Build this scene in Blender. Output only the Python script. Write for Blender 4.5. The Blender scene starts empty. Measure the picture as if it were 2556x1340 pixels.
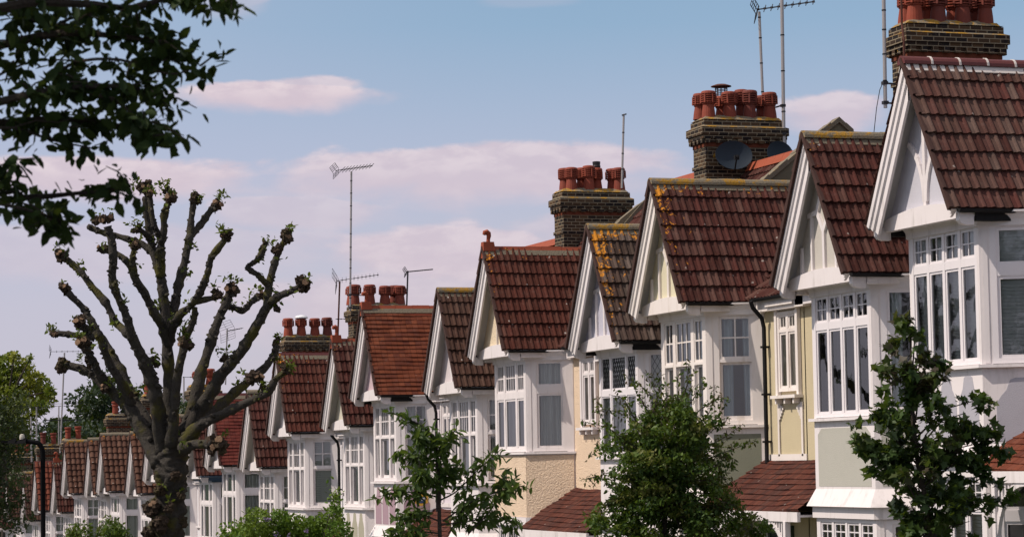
import bpy, math, random
import numpy as np
from mathutils import Vector, Matrix
random.seed(7); RNG = np.random.default_rng(11)
S = bpy.context.scene; COL = S.collection
PI = math.pi
# ------------------------------------------------------------------ camera model
PW, PH, FPX = 2556.0, 1340.0, 6531.6
YAW, PITCH, ROLL = math.radians(18.2515), math.radians(4.21928), math.radians(-0.94816)
FW = np.array([math.sin(YAW)*math.cos(PITCH), math.cos(YAW)*math.cos(PITCH), math.sin(PITCH)])
RT = np.array([math.cos(YAW), -math.sin(YAW), 0.0]); UP = np.cross(RT, FW)
RT, UP = math.cos(ROLL)*RT+math.sin(ROLL)*UP, -math.sin(ROLL)*RT+math.cos(ROLL)*UP
def ray(x, y): return FW+RT*(x-PW/2)/FPX-UP*(y-PH/2)/FPX
def onX(x, y, X): d = ray(x, y); return d*X/d[0]
def onY(x, y, Y): d = ray(x, y); return d*Y/d[1]
def onD(x, y, D): return ray(x, y)*D          # depth D along the view axis
cam_d = bpy.data.cameras.new('camera'); cam = bpy.data.objects.new('camera', cam_d); COL.objects.link(cam)
cam_d.sensor_width = 36.0; cam_d.sensor_fit = 'HORIZONTAL'; cam_d.lens = FPX/PW*36.0
cam_d.clip_start = 0.5; cam_d.clip_end = 6000
M3 = Matrix((RT, UP, -FW)).transposed(); cam.matrix_world = M3.to_4x4()
cam_d.dof.use_dof = True; cam_d.dof.focus_distance = 58.0; cam_d.dof.aperture_fstop = 9.0
S.camera = cam
S.view_settings.view_transform = 'Standard'; S.view_settings.look = 'None'
S.view_settings.exposure = 0.0; S.view_settings.gamma = 1.0
# ------------------------------------------------------------------ light
SUN_AZ_OFF = math.radians(7.0); SUN_EL = math.radians(50.0)
sdir = Vector((-math.cos(SUN_EL)*math.cos(SUN_AZ_OFF), math.cos(SUN_EL)*math.sin(SUN_AZ_OFF), math.sin(SUN_EL)))
sl = bpy.data.lights.new('sun', 'SUN'); sl.energy = 4.3; sl.angle = math.radians(0.53); sl.color = (1.0, 0.885, 0.775)
so = bpy.data.objects.new('sun', sl); COL.objects.link(so); so.rotation_euler = sdir.to_track_quat('Z', 'Y').to_euler()
# ------------------------------------------------------------------ node helpers
class NT:
    def __init__(s, tree): s.t = tree; s.n = tree.nodes; s.l = tree.links
    def node(s, kind, **kw):
        nd = s.n.new(kind)
        for k, v in kw.items(): setattr(nd, k, v)
        return nd
    def set(s, sock, v):
        if hasattr(v, 'is_output') or isinstance(v, bpy.types.NodeSocket): s.l.new(v, sock)
        else:
            try: sock.default_value = v
            except Exception: sock.default_value = (*v, 1.0)
    def math(s, op, a, b=None, c=None, clamp=False):
        nd = s.node('ShaderNodeMath', operation=op, use_clamp=clamp)
        s.set(nd.inputs[0], a)
        if b is not None: s.set(nd.inputs[1], b)
        if c is not None: s.set(nd.inputs[2], c)
        return nd.outputs[0]
    def mix(s, f, a, b, mode='MIX'):
        nd = s.node('ShaderNodeMix', data_type='RGBA', blend_type=mode)
        s.set(nd.inputs['Factor'], f); s.set(nd.inputs['A'], a) if False else None
        s.set(nd.inputs[6], a); s.set(nd.inputs[7], b)
        return nd.outputs[2]
    def ramp(s, f, stops, interp='LINEAR'):
        nd = s.node('ShaderNodeValToRGB'); cr = nd.color_ramp; cr.interpolation = interp
        while len(cr.elements) < len(stops): cr.elements.new(0.5)
        for e, (p, c) in zip(cr.elements, stops):
            e.position = p; e.color = (*c, 1.0) if len(c) == 3 else c
        s.set(nd.inputs[0], f); return nd.outputs[0]
    def noise(s, vec, scale, detail=3, rough=0.6, dist=0.0, out=0):
        nd = s.node('ShaderNodeTexNoise'); nd.inputs['Scale'].default_value = scale
        nd.inputs['Detail'].default_value = detail; nd.inputs['Roughness'].default_value = rough
        nd.inputs['Distortion'].default_value = dist
        if vec is not None: s.l.new(vec, nd.inputs['Vector'])
        return nd.outputs[out]
    def step(s, v, lo, hi):
        nd = s.node('ShaderNodeMapRange', interpolation_type='SMOOTHSTEP')
        s.set(nd.inputs[0], v); nd.inputs[1].default_value = lo; nd.inputs[2].default_value = hi
        return nd.outputs[0]
def new_mat(name):
    m = bpy.data.materials.new(name); m.use_nodes = True; m.node_tree.nodes.clear()
    t = NT(m.node_tree); out = t.node('ShaderNodeOutputMaterial'); return m, t, out
def principled(t, out, col, rough=0.7, spec=0.3, bump=None, bstr=0.3, bdist=0.01, metal=0.0):
    p = t.node('ShaderNodeBsdfPrincipled'); t.set(p.inputs['Base Color'], col)
    t.set(p.inputs['Roughness'], rough); p.inputs['Specular IOR Level'].default_value = spec
    p.inputs['Metallic'].default_value = metal
    if bump is not None:
        b = t.node('ShaderNodeBump'); b.inputs['Strength'].default_value = bstr; b.inputs['Distance'].default_value = bdist
        t.l.new(bump, b.inputs['Height']); t.l.new(b.outputs[0], p.inputs['Normal'])
    t.l.new(p.outputs[0], out.inputs[0]); return p
MATS = {}
def paint(name, col, rough=0.5, dirt=0.12, scale=3.0, dcol=(0.35, 0.32, 0.29)):
    if name in MATS: return MATS[name]
    m, t, out = new_mat(name); pos = t.node('ShaderNodeTexCoord').outputs['Object']
    mp = t.node('ShaderNodeMapping'); mp.inputs['Scale'].default_value = (1.6, 1.6, 0.22); t.l.new(pos, mp.inputs[0])
    n = t.noise(mp.outputs[0], scale, 6, 0.7); n2 = t.noise(pos, 40, 2, 0.5)
    f = t.math('ADD', t.math('MULTIPLY', t.step(n, 0.50, 0.76), dirt*2.2), t.math('MULTIPLY', t.step(t.noise(pos, 1.1, 4, .6), .5, .8), dirt*.7), clamp=True)
    c = t.mix(f, col, dcol); principled(t, out, c, rough, 0.35, n2, 0.08, 0.004)
    MATS[name] = m; return m
def render_wall(name, col, coarse=False):
    if name in MATS: return MATS[name]
    m, t, out = new_mat(name); pos = t.node('ShaderNodeTexCoord').outputs['Object']
    n = t.noise(pos, 1.3, 5, 0.7); fine = t.noise(pos, 26 if coarse else 55, 4, 0.65)
    c = t.mix(t.math('MULTIPLY', t.step(n, 0.45, 0.8), 0.3), col, tuple(x*0.62 for x in col))
    c = t.mix(t.math('MULTIPLY', t.step(fine, 0.35, 0.75), 0.22), c, tuple(x*0.7 for x in col))
    principled(t, out, c, 0.9, 0.15, fine, 0.9 if coarse else 0.5, 0.05 if coarse else 0.012)
    MATS[name] = m; return m
def tile_mat(name, pal, lich=0.5, lcol=(0.42, 0.17, 0.02), plain=False, spots=0.5):
    if name in MATS: return MATS[name]
    m, t, out = new_mat(name)
    tc = t.node('ShaderNodeTexCoord'); sep = t.node('ShaderNodeSeparateXYZ'); t.l.new(tc.outputs['UV'], sep.inputs[0])
    fu = t.math('FLOOR', sep.outputs[0]); fv = t.math('FLOOR', sep.outputs[1])
    if plain: # staggered joints
        half = t.math('MULTIPLY', t.math('MODULO', fv, 2.0), 0.5)
        uu = t.math('ADD', sep.outputs[0], half); fu = t.math('FLOOR', uu)
    cb = t.node('ShaderNodeCombineXYZ'); t.l.new(fu, cb.inputs[0]); t.l.new(fv, cb.inputs[1])
    oi = t.node('ShaderNodeObjectInfo'); t.l.new(oi.outputs['Random'], cb.inputs[2])
    wn = t.node('ShaderNodeTexWhiteNoise', noise_dimensions='3D'); t.l.new(cb.outputs[0], wn.inputs[0])
    pos = tc.outputs['Object']
    c = t.ramp(wn.outputs[0], [(i/(len(pal)-1), p) for i, p in enumerate(pal)])
    big = t.noise(pos, 0.9, 4, 0.6); mid = t.noise(pos, 9, 5, 0.7); fine = t.noise(pos, 60, 3, 0.6)
    c = t.mix(t.math('MULTIPLY', t.step(big, 0.4, 0.75), 0.5), c, tuple(x*0.6 for x in pal[0]))
    c = t.mix(t.math('MULTIPLY', t.step(mid, 0.5, 0.8), 0.32), c, (0.155, 0.118, 0.102))
    sv = t.node('ShaderNodeMapping'); sv.inputs['Scale'].default_value = (0.55, 0.10, 1); t.l.new(tc.outputs['UV'], sv.inputs[0])
    st = t.noise(sv.outputs[0], 1.0, 5, 0.65)
    c = t.mix(t.math('MULTIPLY', t.step(st, 0.50, 0.72), 0.45), c, tuple(x*0.5 for x in pal[0]))
    c = t.mix(t.math('MULTIPLY', t.step(st, 0.48, 0.30), 0.20), c, (0.155, 0.098, 0.080))
    c = t.mix(t.math('MULTIPLY', t.step(fine, 0.45, 0.75), 0.35), c, tuple(x*0.45 for x in pal[0]))
    if plain:
        fr = t.math('FRACT', uu); j = t.math('LESS_THAN', t.math('ABSOLUTE', t.math('SUBTRACT', fr, 0.5)), 0.455)
        c = t.mix(j, tuple(x*0.62 for x in pal[0]), c)
    at = t.node('ShaderNodeAttribute', attribute_name='lich')
    l1 = t.noise(pos, 5.5, 4, 0.65); l2 = t.noise(pos, 22, 3, 0.6)
    thr = t.math('SUBTRACT', 0.80, t.math('MULTIPLY', at.outputs['Fac'], 0.36*lich))
    lm = t.math('ADD', t.math('MULTIPLY', l1, 0.75), t.math('MULTIPLY', l2, 0.25))
    lf = t.step(t.math('SUBTRACT', lm, thr), 0.0, 0.05)
    lc = t.mix(l2, lcol, tuple(min(1, x*1.5) for x in lcol))
    c = t.mix(t.math('MULTIPLY', lf, 0.9), c, lc)
    vo = t.node('ShaderNodeTexVoronoi'); vo.inputs['Scale'].default_value = 3.2; t.l.new(pos, vo.inputs['Vector'])
    w = t.math('MULTIPLY', t.math('LESS_THAN', vo.outputs['Distance'], 0.085), t.math('GREATER_THAN', l2, 0.46))
    c = t.mix(t.math('MULTIPLY', w, spots), c, (0.45, 0.42, 0.38))
    principled(t, out, c, 0.95, 0.06, fine, 0.5, 0.012); MATS[name] = m; return m
def brick_mat(name):
    m, t, out = new_mat(name); tc = t.node('ShaderNodeTexCoord')
    b = t.node('ShaderNodeTexBrick'); t.l.new(tc.outputs['UV'], b.inputs['Vector'])
    b.inputs['Scale'].default_value = 1.0; b.inputs['Brick Width'].default_value = 0.235; b.inputs['Row Height'].default_value = 0.085
    b.inputs['Mortar Size'].default_value = 0.011; b.inputs['Mortar Smooth'].default_value = 0.3; b.inputs['Bias'].default_value = 0.25
    b.inputs['Color1'].default_value = (0.115, 0.066, 0.032, 1); b.inputs['Color2'].default_value = (0.018, 0.014, 0.014, 1)
    b.inputs['Mortar'].default_value = (0.23, 0.19, 0.13, 1)
    n = t.noise(tc.outputs['Object'], 2.2, 5, 0.7); n2 = t.noise(tc.outputs['Object'], 18, 3, 0.6)
    c = t.mix(t.math('MULTIPLY', t.step(n, 0.5, 0.72), 0.6), b.outputs['Color'], (0.03, 0.027, 0.027))
    c = t.mix(t.math('MULTIPLY', t.step(n2, 0.55, 0.75), 0.4), c, (0.2, 0.13, 0.06))
    l = t.noise(tc.outputs['Object'], 3.1, 4, 0.6)
    c = t.mix(t.math('MULTIPLY', t.step(l, 0.7, 0.74), 0.8), c, (0.30, 0.17, 0.02))
    h = t.math('SUBTRACT', t.math('MULTIPLY', n2, 0.4), b.outputs['Fac'])
    principled(t, out, c, 0.9, 0.15, h, 0.6, 0.01); return m
def cement_mat(name, lich=0.5):
    m, t, out = new_mat(name); pos = t.node('ShaderNodeTexCoord').outputs['Object']
    n = t.noise(pos, 3.5, 5, 0.7); n2 = t.noise(pos, 30, 4, 0.6)
    c = t.mix(n2, (0.11, 0.095, 0.07), (0.26, 0.22, 0.16))
    c = t.mix(t.math('MULTIPLY', t.step(n, 0.62-0.14*lich, 0.70-0.12*lich), 0.85), c, (0.36, 0.19, 0.018))
    principled(t, out, c, 0.95, 0.1, n2, 0.6, 0.03); return m
def simple(name, col, rough=0.6, spec=0.4, metal=0.0, var=0.25, scale=12):
    if name in MATS: return MATS[name]
    m, t, out = new_mat(name); pos = t.node('ShaderNodeTexCoord').outputs['Object']
    n = t.noise(pos, scale, 4, 0.6)
    c = t.mix(t.math('MULTIPLY', n, var), col, tuple(x*0.5 for x in col))
    principled(t, out, c, rough, spec, n, 0.15, 0.005, metal); MATS[name] = m; return m
def pot_mat(name):
    m, t, out = new_mat(name); pos = t.node('ShaderNodeTexCoord').outputs['Object']; oi = t.node('ShaderNodeObjectInfo')
    c = t.mix(oi.outputs['Random'], (0.25, 0.050, 0.025), (0.125, 0.030, 0.021))
    n = t.noise(pos, 7, 5, 0.7)
    c = t.mix(t.math('MULTIPLY', t.step(n, 0.52, 0.75), 0.55), c, (0.07, 0.03, 0.03))
    principled(t, out, c, 0.75, 0.3, n, 0.2, 0.01); return m
def glass_mat(name, tint=(0.92, 0.95, 0.95)):
    m, t, out = new_mat(name)
    fr = t.node('ShaderNodeFresnel'); fr.inputs[0].default_value = 1.6
    n = t.noise(t.node('ShaderNodeTexCoord').outputs['Object'], 1.7, 2, 0.5)
    bp = t.node('ShaderNodeBump'); bp.inputs['Strength'].default_value = 0.07; bp.inputs['Distance'].default_value = 0.05
    t.l.new(n, bp.inputs['Height'])
    gl = t.node('ShaderNodeBsdfGlossy'); gl.inputs['Roughness'].default_value = 0.02; t.l.new(bp.outputs[0], gl.inputs['Normal'])
    tr = t.node('ShaderNodeBsdfTransparent'); tr.inputs[0].default_value = (*tint, 1)
    mx = t.node('ShaderNodeMixShader'); f = t.math('ADD', t.math('MULTIPLY', fr.outputs[0], 1.15), 0.07, clamp=True)
    t.l.new(f, mx.inputs[0]); t.l.new(tr.outputs[0], mx.inputs[1]); t.l.new(gl.outputs[0], mx.inputs[2])
    t.l.new(mx.outputs[0], out.inputs[0]); return m
def leaf_mat(name, cols, trans=0.35, rough=0.55, spec=0.35):
    m, t, out = new_mat(name)
    at = t.node('ShaderNodeAttribute', attribute_name='rnd')
    c = t.ramp(at.outputs['Fac'], [(i/(len(cols)-1), p) for i, p in enumerate(cols)])
    p = t.node('ShaderNodeBsdfPrincipled'); t.l.new(c, p.inputs['Base Color']); p.inputs['Roughness'].default_value = rough
    p.inputs['Specular IOR Level'].default_value = spec
    tl = t.node('ShaderNodeBsdfTranslucent'); t.l.new(t.mix(0.5, c, (0.12, 0.16, 0.01)), tl.inputs[0])
    mx = t.node('ShaderNodeMixShader'); mx.inputs[0].default_value = trans
    t.l.new(p.outputs[0], mx.inputs[1]); t.l.new(tl.outputs[0], mx.inputs[2]); t.l.new(mx.outputs[0], out.inputs[0]); return m
def bark_mat(name, c1, c2, lich=(0.13, 0.12, 0.03), la=0.6, scale=6):
    m, t, out = new_mat(name); pos = t.node('ShaderNodeTexCoord').outputs['Object']
    n = t.noise(pos, scale, 6, 0.7); n2 = t.noise(pos, scale*5, 4, 0.7); l = t.noise(pos, scale*0.35, 5, 0.65)
    c = t.mix(n, c1, c2); c = t.mix(t.math('MULTIPLY', t.step(n2, 0.5, 0.7), 0.5), c, tuple(x*0.35 for x in c1))
    c = t.mix(t.math('MULTIPLY', t.step(l, 0.5, 0.66), la), c, lich)
    h = t.math('ADD', n, t.math('MULTIPLY', n2, 0.5))
    principled(t, out, c, 0.95, 0.1, h, 1.0, 0.06); return m

WHITE = paint('white_paint', (0.715, 0.665, 0.66), 0.55, 0.26)
WHITE2 = paint('upvc_white', (0.72, 0.68, 0.69), 0.35, 0.05)
CREAMW = paint('aged_white_paint', (0.74, 0.68, 0.64), 0.55, 0.25, 2.0, (0.38, 0.30, 0.22))
BLACK = simple('black_plastic', (0.010, 0.010, 0.011), 0.65, 0.2)
BLUEG = simple('blue_paint', (0.03, 0.07, 0.13), 0.4, 0.5)
LEAD = simple('lead_flashing', (0.20, 0.20, 0.22), 0.55, 0.4, 0.3)
MORTAR = simple('white_mortar', (0.62, 0.57, 0.53), 0.9, 0.1)
STEEL = simple('galvanised_steel', (0.42, 0.38, 0.36), 0.45, 0.5, 0.6)
DARKST = simple('dark_steel', (0.035, 0.032, 0.035), 0.5, 0.4, 0.4)
DISHM = simple('slate_grey_dish', (0.020, 0.030, 0.043), 0.55, 0.2, 0.0, 0.15)
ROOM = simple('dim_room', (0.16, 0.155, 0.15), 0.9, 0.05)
CURT = paint('pale_curtain', (0.74, 0.73, 0.68), 0.9, 0.15, 2.0)
CURTG = paint('grey_curtain', (0.62, 0.68, 0.68), 0.9, 0.2, 2.0)
CURTD = paint('dark_vertical_blind', (0.05, 0.055, 0.06), 0.9, 0.2, 2.0)
BLIND = paint('white_slat_blind', (0.74, 0.74, 0.72), 0.7, 0.05)
GLASS = glass_mat('window_glass'); BRICK = brick_mat('london_stock_brick'); CEMENT = cement_mat('lichened_cement', 0.95)
CEMENT2 = cement_mat('mossy_cement', 0.0); POT = pot_mat('red_clay_pot')
REDBR = simple('red_brick', (0.17, 0.048, 0.024), 0.85, 0.2, 0.0, 0.8, 9)
TERRA = simple('terracotta', (0.33, 0.075, 0.035), 0.75, 0.3, 0.0, 0.7, 6)
DKRIDGE = simple('dark_red_ridge', (0.12, 0.03, 0.028), 0.6, 0.35, 0.0, 0.5, 5)
SOFF = paint('shaded_weathered_soffit_paint', (.46, .445, .43), 0.7, 0.3)  # grey holds the shade under the gable as well as weathering
VERGE = simple('verge_tile', (0.065, 0.034, 0.028), 0.85, 0.2, 0, 0.6, 8)
DARKPIPE = simple('rusty_pipe', (0.09, 0.035, 0.025), 0.8, 0.2)
P_BROWN = [(.050,.019,.016), (.092,.033,.027), (.068,.026,.021), (.118,.062,.050), (.056,.021,.017), (.098,.044,.036)]
P_GREYB = [(.058,.024,.020), (.115,.070,.056), (.082,.033,.027), (.140,.095,.078), (.092,.032,.027), (.108,.058,.047)]
P_RED = [(.078,.026,.019), (.098,.034,.025), (.062,.022,.016), (.108,.046,.034)]
P_GREY = [(0.055, 0.0374, 0.0297), (0.11, 0.0825, 0.0682), (0.0825, 0.0528, 0.0418), (0.1485, 0.1155, 0.0968), (0.0682, 0.0396, 0.033)]
P_DARK = [(0.0606, 0.0339, 0.0257), (0.0902, 0.0485, 0.0355), (0.0733, 0.0376, 0.0289), (0.1113, 0.0649, 0.0485)]
P_CLAY = [(0.16, 0.048, 0.026), (0.21, 0.066, 0.034), (0.115, 0.038, 0.026), (0.18, 0.055, 0.028)]
P_CLAY2 = [(0.13, 0.032, 0.026), (0.16, 0.042, 0.032), (0.10, 0.027, 0.023)]
P_ORANGE = [(0.17, 0.05, 0.032), (0.135, 0.042, 0.028), (0.20, 0.065, 0.04)]
P_PAN = [(0.1016, 0.0496, 0.035), (0.1296, 0.067, 0.0467), (0.0854, 0.0427, 0.0312), (0.1417, 0.0783, 0.0561)]
TILE = dict(
 t0=(tile_mat('tiles_grey_brown', P_GREYB, 0.25), 'rib'), t1=(tile_mat('tiles_brown', P_BROWN, 0.8), 'rib'),
 t2=(tile_mat('tiles_brown_lichen', P_BROWN, 1.3), 'rib'), t3=(tile_mat('tiles_grey_moss', P_GREY, 1.6), 'rib'),
 t4=(tile_mat('tiles_red_brown', P_RED, 1.0, spots=0.8), 'rib'), t5=(tile_mat('tiles_dark', P_DARK, 0.55, spots=0.9), 'rib'),
 t6=(tile_mat('tiles_plain_clay', P_CLAY, 0.35, plain=True, spots=0.1), 'plain'), t7=(tile_mat('tiles_plain_dark_red', P_CLAY2, 0.0, plain=True, spots=0.0), 'plain'),
 t8=(tile_mat('tiles_pantile_brown', P_PAN, 0.75, spots=0.9), 'pan'), t9=(tile_mat('tiles_pantile_orange', P_ORANGE, 0.1), 'pan'),
 tm=(tile_mat('tiles_main_roof', P_BROWN, 0.3), 'rib'))
PORCHT = tile_mat('porch_clay_tiles', [(0.075, 0.028, 0.022), (0.12, 0.042, 0.028), (0.055, 0.027, 0.023), (0.10, 0.037, 0.026)], 0.1, plain=True, spots=0.4)
# ------------------------------------------------------------------ mesh builder
class MB:
    def __init__(s): s.v = []; s.f = []; s.uv = []; s.mi = []; s.m = 0
    def face(s, pts, uv=None):
        i = len(s.v); s.v += [tuple(p) for p in pts]; s.f.append(tuple(range(i, i+len(pts))))
        s.uv.append(uv or [(0, 0)]*len(pts)); s.mi.append(s.m)
    def hexa(s, p):  # p: 8 points, bottom 4 (ccw) then top 4
        i = len(s.v); s.v += [tuple(q) for q in p]
        for f in ((3, 2, 1, 0), (4, 5, 6, 7), (0, 1, 5, 4), (1, 2, 6, 5), (2, 3, 7, 6), (3, 0, 4, 7)):
            s.f.append(tuple(i+k for k in f)); s.mi.append(s.m)
            s.uv.append([s._uv(p[k], p[f[0]], p[f[1]], p[f[2]]) for k in f])
    def _uv(s, p, a, b, c):
        n = Vector(b)-Vector(a); n = n.cross(Vector(c)-Vector(a))
        if abs(n.z) > max(abs(n.x), abs(n.y)): return (p[0], p[1])
        return (p[1], p[2]) if abs(n.x) > abs(n.y) else (p[0], p[2])
    def box(s, x0, x1, y0, y1, z0, z1):
        s.hexa([(x0, y0, z0), (x1, y0, z0), (x1, y1, z0), (x0, y1, z0), (x0, y0, z1), (x1, y0, z1), (x1, y1, z1), (x0, y1, z1)])
    def obox(s, P, d, n, s0, s1, z0, z1, o0, o1):  # oriented box: along d, outward n, vertical z
        P = Vector(P); d = Vector(d); n = Vector(n); Z = Vector((0, 0, 1))
        q = []
        for z in (z0, z1):
            for (a, o) in ((s0, o0), (s1, o0), (s1, o1), (s0, o1)): q.append(tuple(P+d*a+n*o+Z*z))
        s.hexa(q)
    def bar(s, a, b, w, t, up=(0, 0, 1)):  # square bar between two points
        a = Vector(a); b = Vector(b); d = (b-a).normalized(); u = Vector(up)
        if abs(d.dot(u)) > 0.98: u = Vector((1, 0, 0))
        r = d.cross(u).normalized(); u = r.cross(d).normalized()
        q = []
        for c in (a, b):
            for (i, j) in ((-1, -1), (1, -1), (1, 1), (-1, 1)): q.append(tuple(c+r*(w/2*i)+u*(t/2*j)))
        s.hexa([q[0], q[1], q[2], q[3], q[4], q[5], q[6], q[7]])
    def extrude(s, poly, off):  # closed planar polygon (3d) extruded by vector
        n = len(poly); i = len(s.v); o = Vector(off)
        s.v += [tuple(p) for p in poly]+[tuple(Vector(p)+o) for p in poly]
        fs = [tuple(i+k for k in range(n)), tuple(i+n+k for k in reversed(range(n)))]
        fs += [(i+k, i+n+k, i+n+(k+1) % n, i+(k+1) % n) for k in range(n)]
        for f in fs: s.f.append(f); s.uv.append([(0, 0)]*len(f)); s.mi.append(s.m)
    def tube(s, path, rad, seg=8, cap=True, bump=0.0):
        P = [Vector(p) for p in path]; n = len(P)
        R = rad if hasattr(rad, '__len__') else [rad]*n
        i0 = len(s.v); prev = None
        for k in range(n):
            d = (P[min(k+1, n-1)]-P[max(k-1, 0)]).normalized()
            if prev is None:
                u = Vector((0, 0, 1)) if abs(d.z) < 0.9 else Vector((1, 0, 0)); u = (u-d*u.dot(d)).normalized()
            else: u = (prev-d*prev.dot(d)).normalized()
            prev = u; w = d.cross(u)
            for j in range(seg):
                a = 2*PI*j/seg; r = R[k]*(1+(random.uniform(-bump, bump) if bump else 0))
                s.v.append(tuple(P[k]+u*(r*math.cos(a))+w*(r*math.sin(a))))
        for k in range(n-1):
            for j in range(seg):
                a = i0+k*seg+j; b = i0+k*seg+(j+1) % seg
                s.f.append((a, b, b+seg, a+seg)); s.uv.append([(0, 0)]*4); s.mi.append(s.m)
        if cap:
            s.f.append(tuple(i0+j for j in reversed(range(seg)))); s.uv.append([(0, 0)]*seg); s.mi.append(s.m)
            s.f.append(tuple(i0+(n-1)*seg+j for j in range(seg))); s.uv.append([(0, 0)]*seg); s.mi.append(s.m)
    def lathe(s, prof, c=(0, 0, 0), seg=16):
        i0 = len(s.v)
        for (r, z) in prof:
            for j in range(seg):
                a = 2*PI*j/seg; s.v.append((c[0]+r*math.cos(a), c[1]+r*math.sin(a), c[2]+z))
        for k in range(len(prof)-1):
            for j in range(seg):
                a = i0+k*seg+j; b = i0+k*seg+(j+1) % seg
                s.f.append((a, b, b+seg, a+seg)); s.uv.append([(0, 0)]*4); s.mi.append(s.m)
    def mesh(s, name, mats, smooth=False):
        me = bpy.data.meshes.new(name); me.from_pydata(s.v, [], s.f)
        uvl = me.uv_layers.new(name='UVMap')
        flat = np.array([c for f in s.uv for u in f for c in u], dtype=np.float32); uvl.data.foreach_set('uv', flat)
        for m in (mats if isinstance(mats, (list, tuple)) else [mats]): me.materials.append(m)
        me.polygons.foreach_set('material_index', np.array(s.mi, dtype=np.int32))
        if smooth: me.polygons.foreach_set('use_smooth', np.ones(len(s.f), dtype=bool))
        me.update(); return me
def link(name, me, parent=None, loc=(0, 0, 0)):
    o = bpy.data.objects.new(name, me); COL.objects.link(o); o.location = loc
    if parent is not None: o.parent = parent
    return o
def obj(name, mb, mat, parent=None, loc=(0, 0, 0), smooth=False): return link(name, mb.mesh(name, mat, smooth), parent, loc)
def tag(o, label, cat, group=None, kind=None):
    if label: o['label'] = label
    if cat: o['category'] = cat
    if group: o['group'] = group
    if kind: o['kind'] = kind
    return o
def thing(name, label, cat, loc=(0, 0, 0), group=None):
    o = bpy.data.objects.new(name, None); COL.objects.link(o); o.location = loc; o.empty_display_size = 0.3
    return tag(o, label, cat, group)
CACHE = {}
def cached(key, fn):
    if key not in CACHE: CACHE[key] = fn()
    return CACHE[key]
# ------------------------------------------------------------------ tiles as real courses
def tile_mesh(name, mat, kind, O, Sd, T, L, srange, verge=None, gauge=None, sag=0.0):
    """courses of tiles on a plane: origin O, along-eave unit Sd, up-slope unit T, slope length L; srange(t)->(s0,s1)"""
    O = np.array(O, float); Sd = np.array(Sd, float); T = np.array(T, float); N = np.cross(Sd, T)
    if N[2] < 0: N = -N
    if kind == 'rib':
        per = 0.152; g = gauge or 0.372; lip = 0.046
        pr = [(0.0, 0.0), (0.05, 0.003), (0.46, 0.003), (0.56, 0.018), (0.68, 0.026), (0.82, 0.026), (0.93, 0.016)]
    elif kind == 'pan':
        per = 0.225; g = gauge or 0.32; lip = 0.055
        pr = [(0.0, 0.0), (0.12, 0.022), (0.3, 0.048), (0.5, 0.058), (0.7, 0.048), (0.88, 0.02)]
    else:
        per = 0.168; g = gauge or 0.138; lip = 0.026; pr = [(0.0, 0.0), (0.985, 0.0)]
    nc = max(1, round(L/g)); g = L/nc
    V = []; F = []; UV = []; LI = []
    for j in range(nc):
        t0 = j*g; t1 = (j+1)*g; s0, s1 = srange((t0+t1)/2)
        if s1-s0 < 0.02: continue
        st = 0.5*per*(j % 2) if kind == 'plain' else 0.0
        k0 = math.floor((s0+st)/per)-1; k1 = math.ceil((s1+st)/per)+1
        ss = []; hh = []; uu = []
        for k in range(k0, k1):
            jit = RNG.uniform(-0.002, 0.003) if kind != 'plain' else RNG.uniform(-0.003, 0.004)
            for (f, h) in pr:
                sv = (k+f)*per-st
                if s0 <= sv <= s1: ss.append(sv); hh.append(h+jit); uu.append(k+f+0.0005+(0 if kind != 'plain' else 0))
        if not ss: continue
        if ss[0]-s0 > 1e-3: ss.insert(0, s0); hh.insert(0, hh[0]); uu.insert(0, uu[0])
        if s1-ss[-1] > 1e-3: ss.append(s1); hh.append(hh[-1]); uu.append(uu[-1])
        ss = np.array(ss); hh = np.array(hh); n = len(ss); b = len(V)
        tj = RNG.uniform(-0.0025, 0.0025, n) if kind == 'rib' else np.zeros(n)
        sg = -sag*np.sin(np.clip((ss-s0)/(s1-s0), 0, 1)*PI)+0.010*np.sin(ss*1.7+j*0.45+O[1])+0.006*np.sin(ss*4.1-j*1.1)
        for (tt, hn, vv) in ((t0, lip-0.055, j+0.02), (t0, lip, j+0.02), (t1+0.02, 0.004, j+0.98)):
            row = O+np.outer(ss, Sd)+np.outer(tt+(tj if vv < j+0.5 else 0)*np.ones(n), T)+np.outer(hh+hn+sg, N)
            V += [tuple(r) for r in row]; UV += [(u, vv) for u in uu]
            if verge is not None: LI += [max(0.80*math.exp(-abs(x-verge)/0.7)*(0.45+0.55*tt/L), 1.12*math.exp(-abs(x-verge)/0.8)*math.exp(-(L-tt)/0.8), 0.72*math.exp(-(L-tt)/0.35)) for x in ss]
            else: LI += [0.25]*n
        for i in range(n-1):
            F.append((b+i, b+i+1, b+n+i+1, b+n+i)); F.append((b+n+i, b+n+i+1, b+2*n+i+1, b+2*n+i))
    me = bpy.data.meshes.new(name); me.from_pydata(V, [], F)
    ul = me.uv_layers.new(name='UVMap'); li = np.zeros(len(me.loops), dtype=np.int32); me.loops.foreach_get('vertex_index', li)
    ul.data.foreach_set('uv', np.array(UV, dtype=np.float32)[li].ravel())
    at = me.attributes.new('lich', 'FLOAT', 'POINT'); at.data.foreach_set('value', np.array(LI, dtype=np.float32))
    me.materials.append(mat); me.update(); return me
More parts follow.
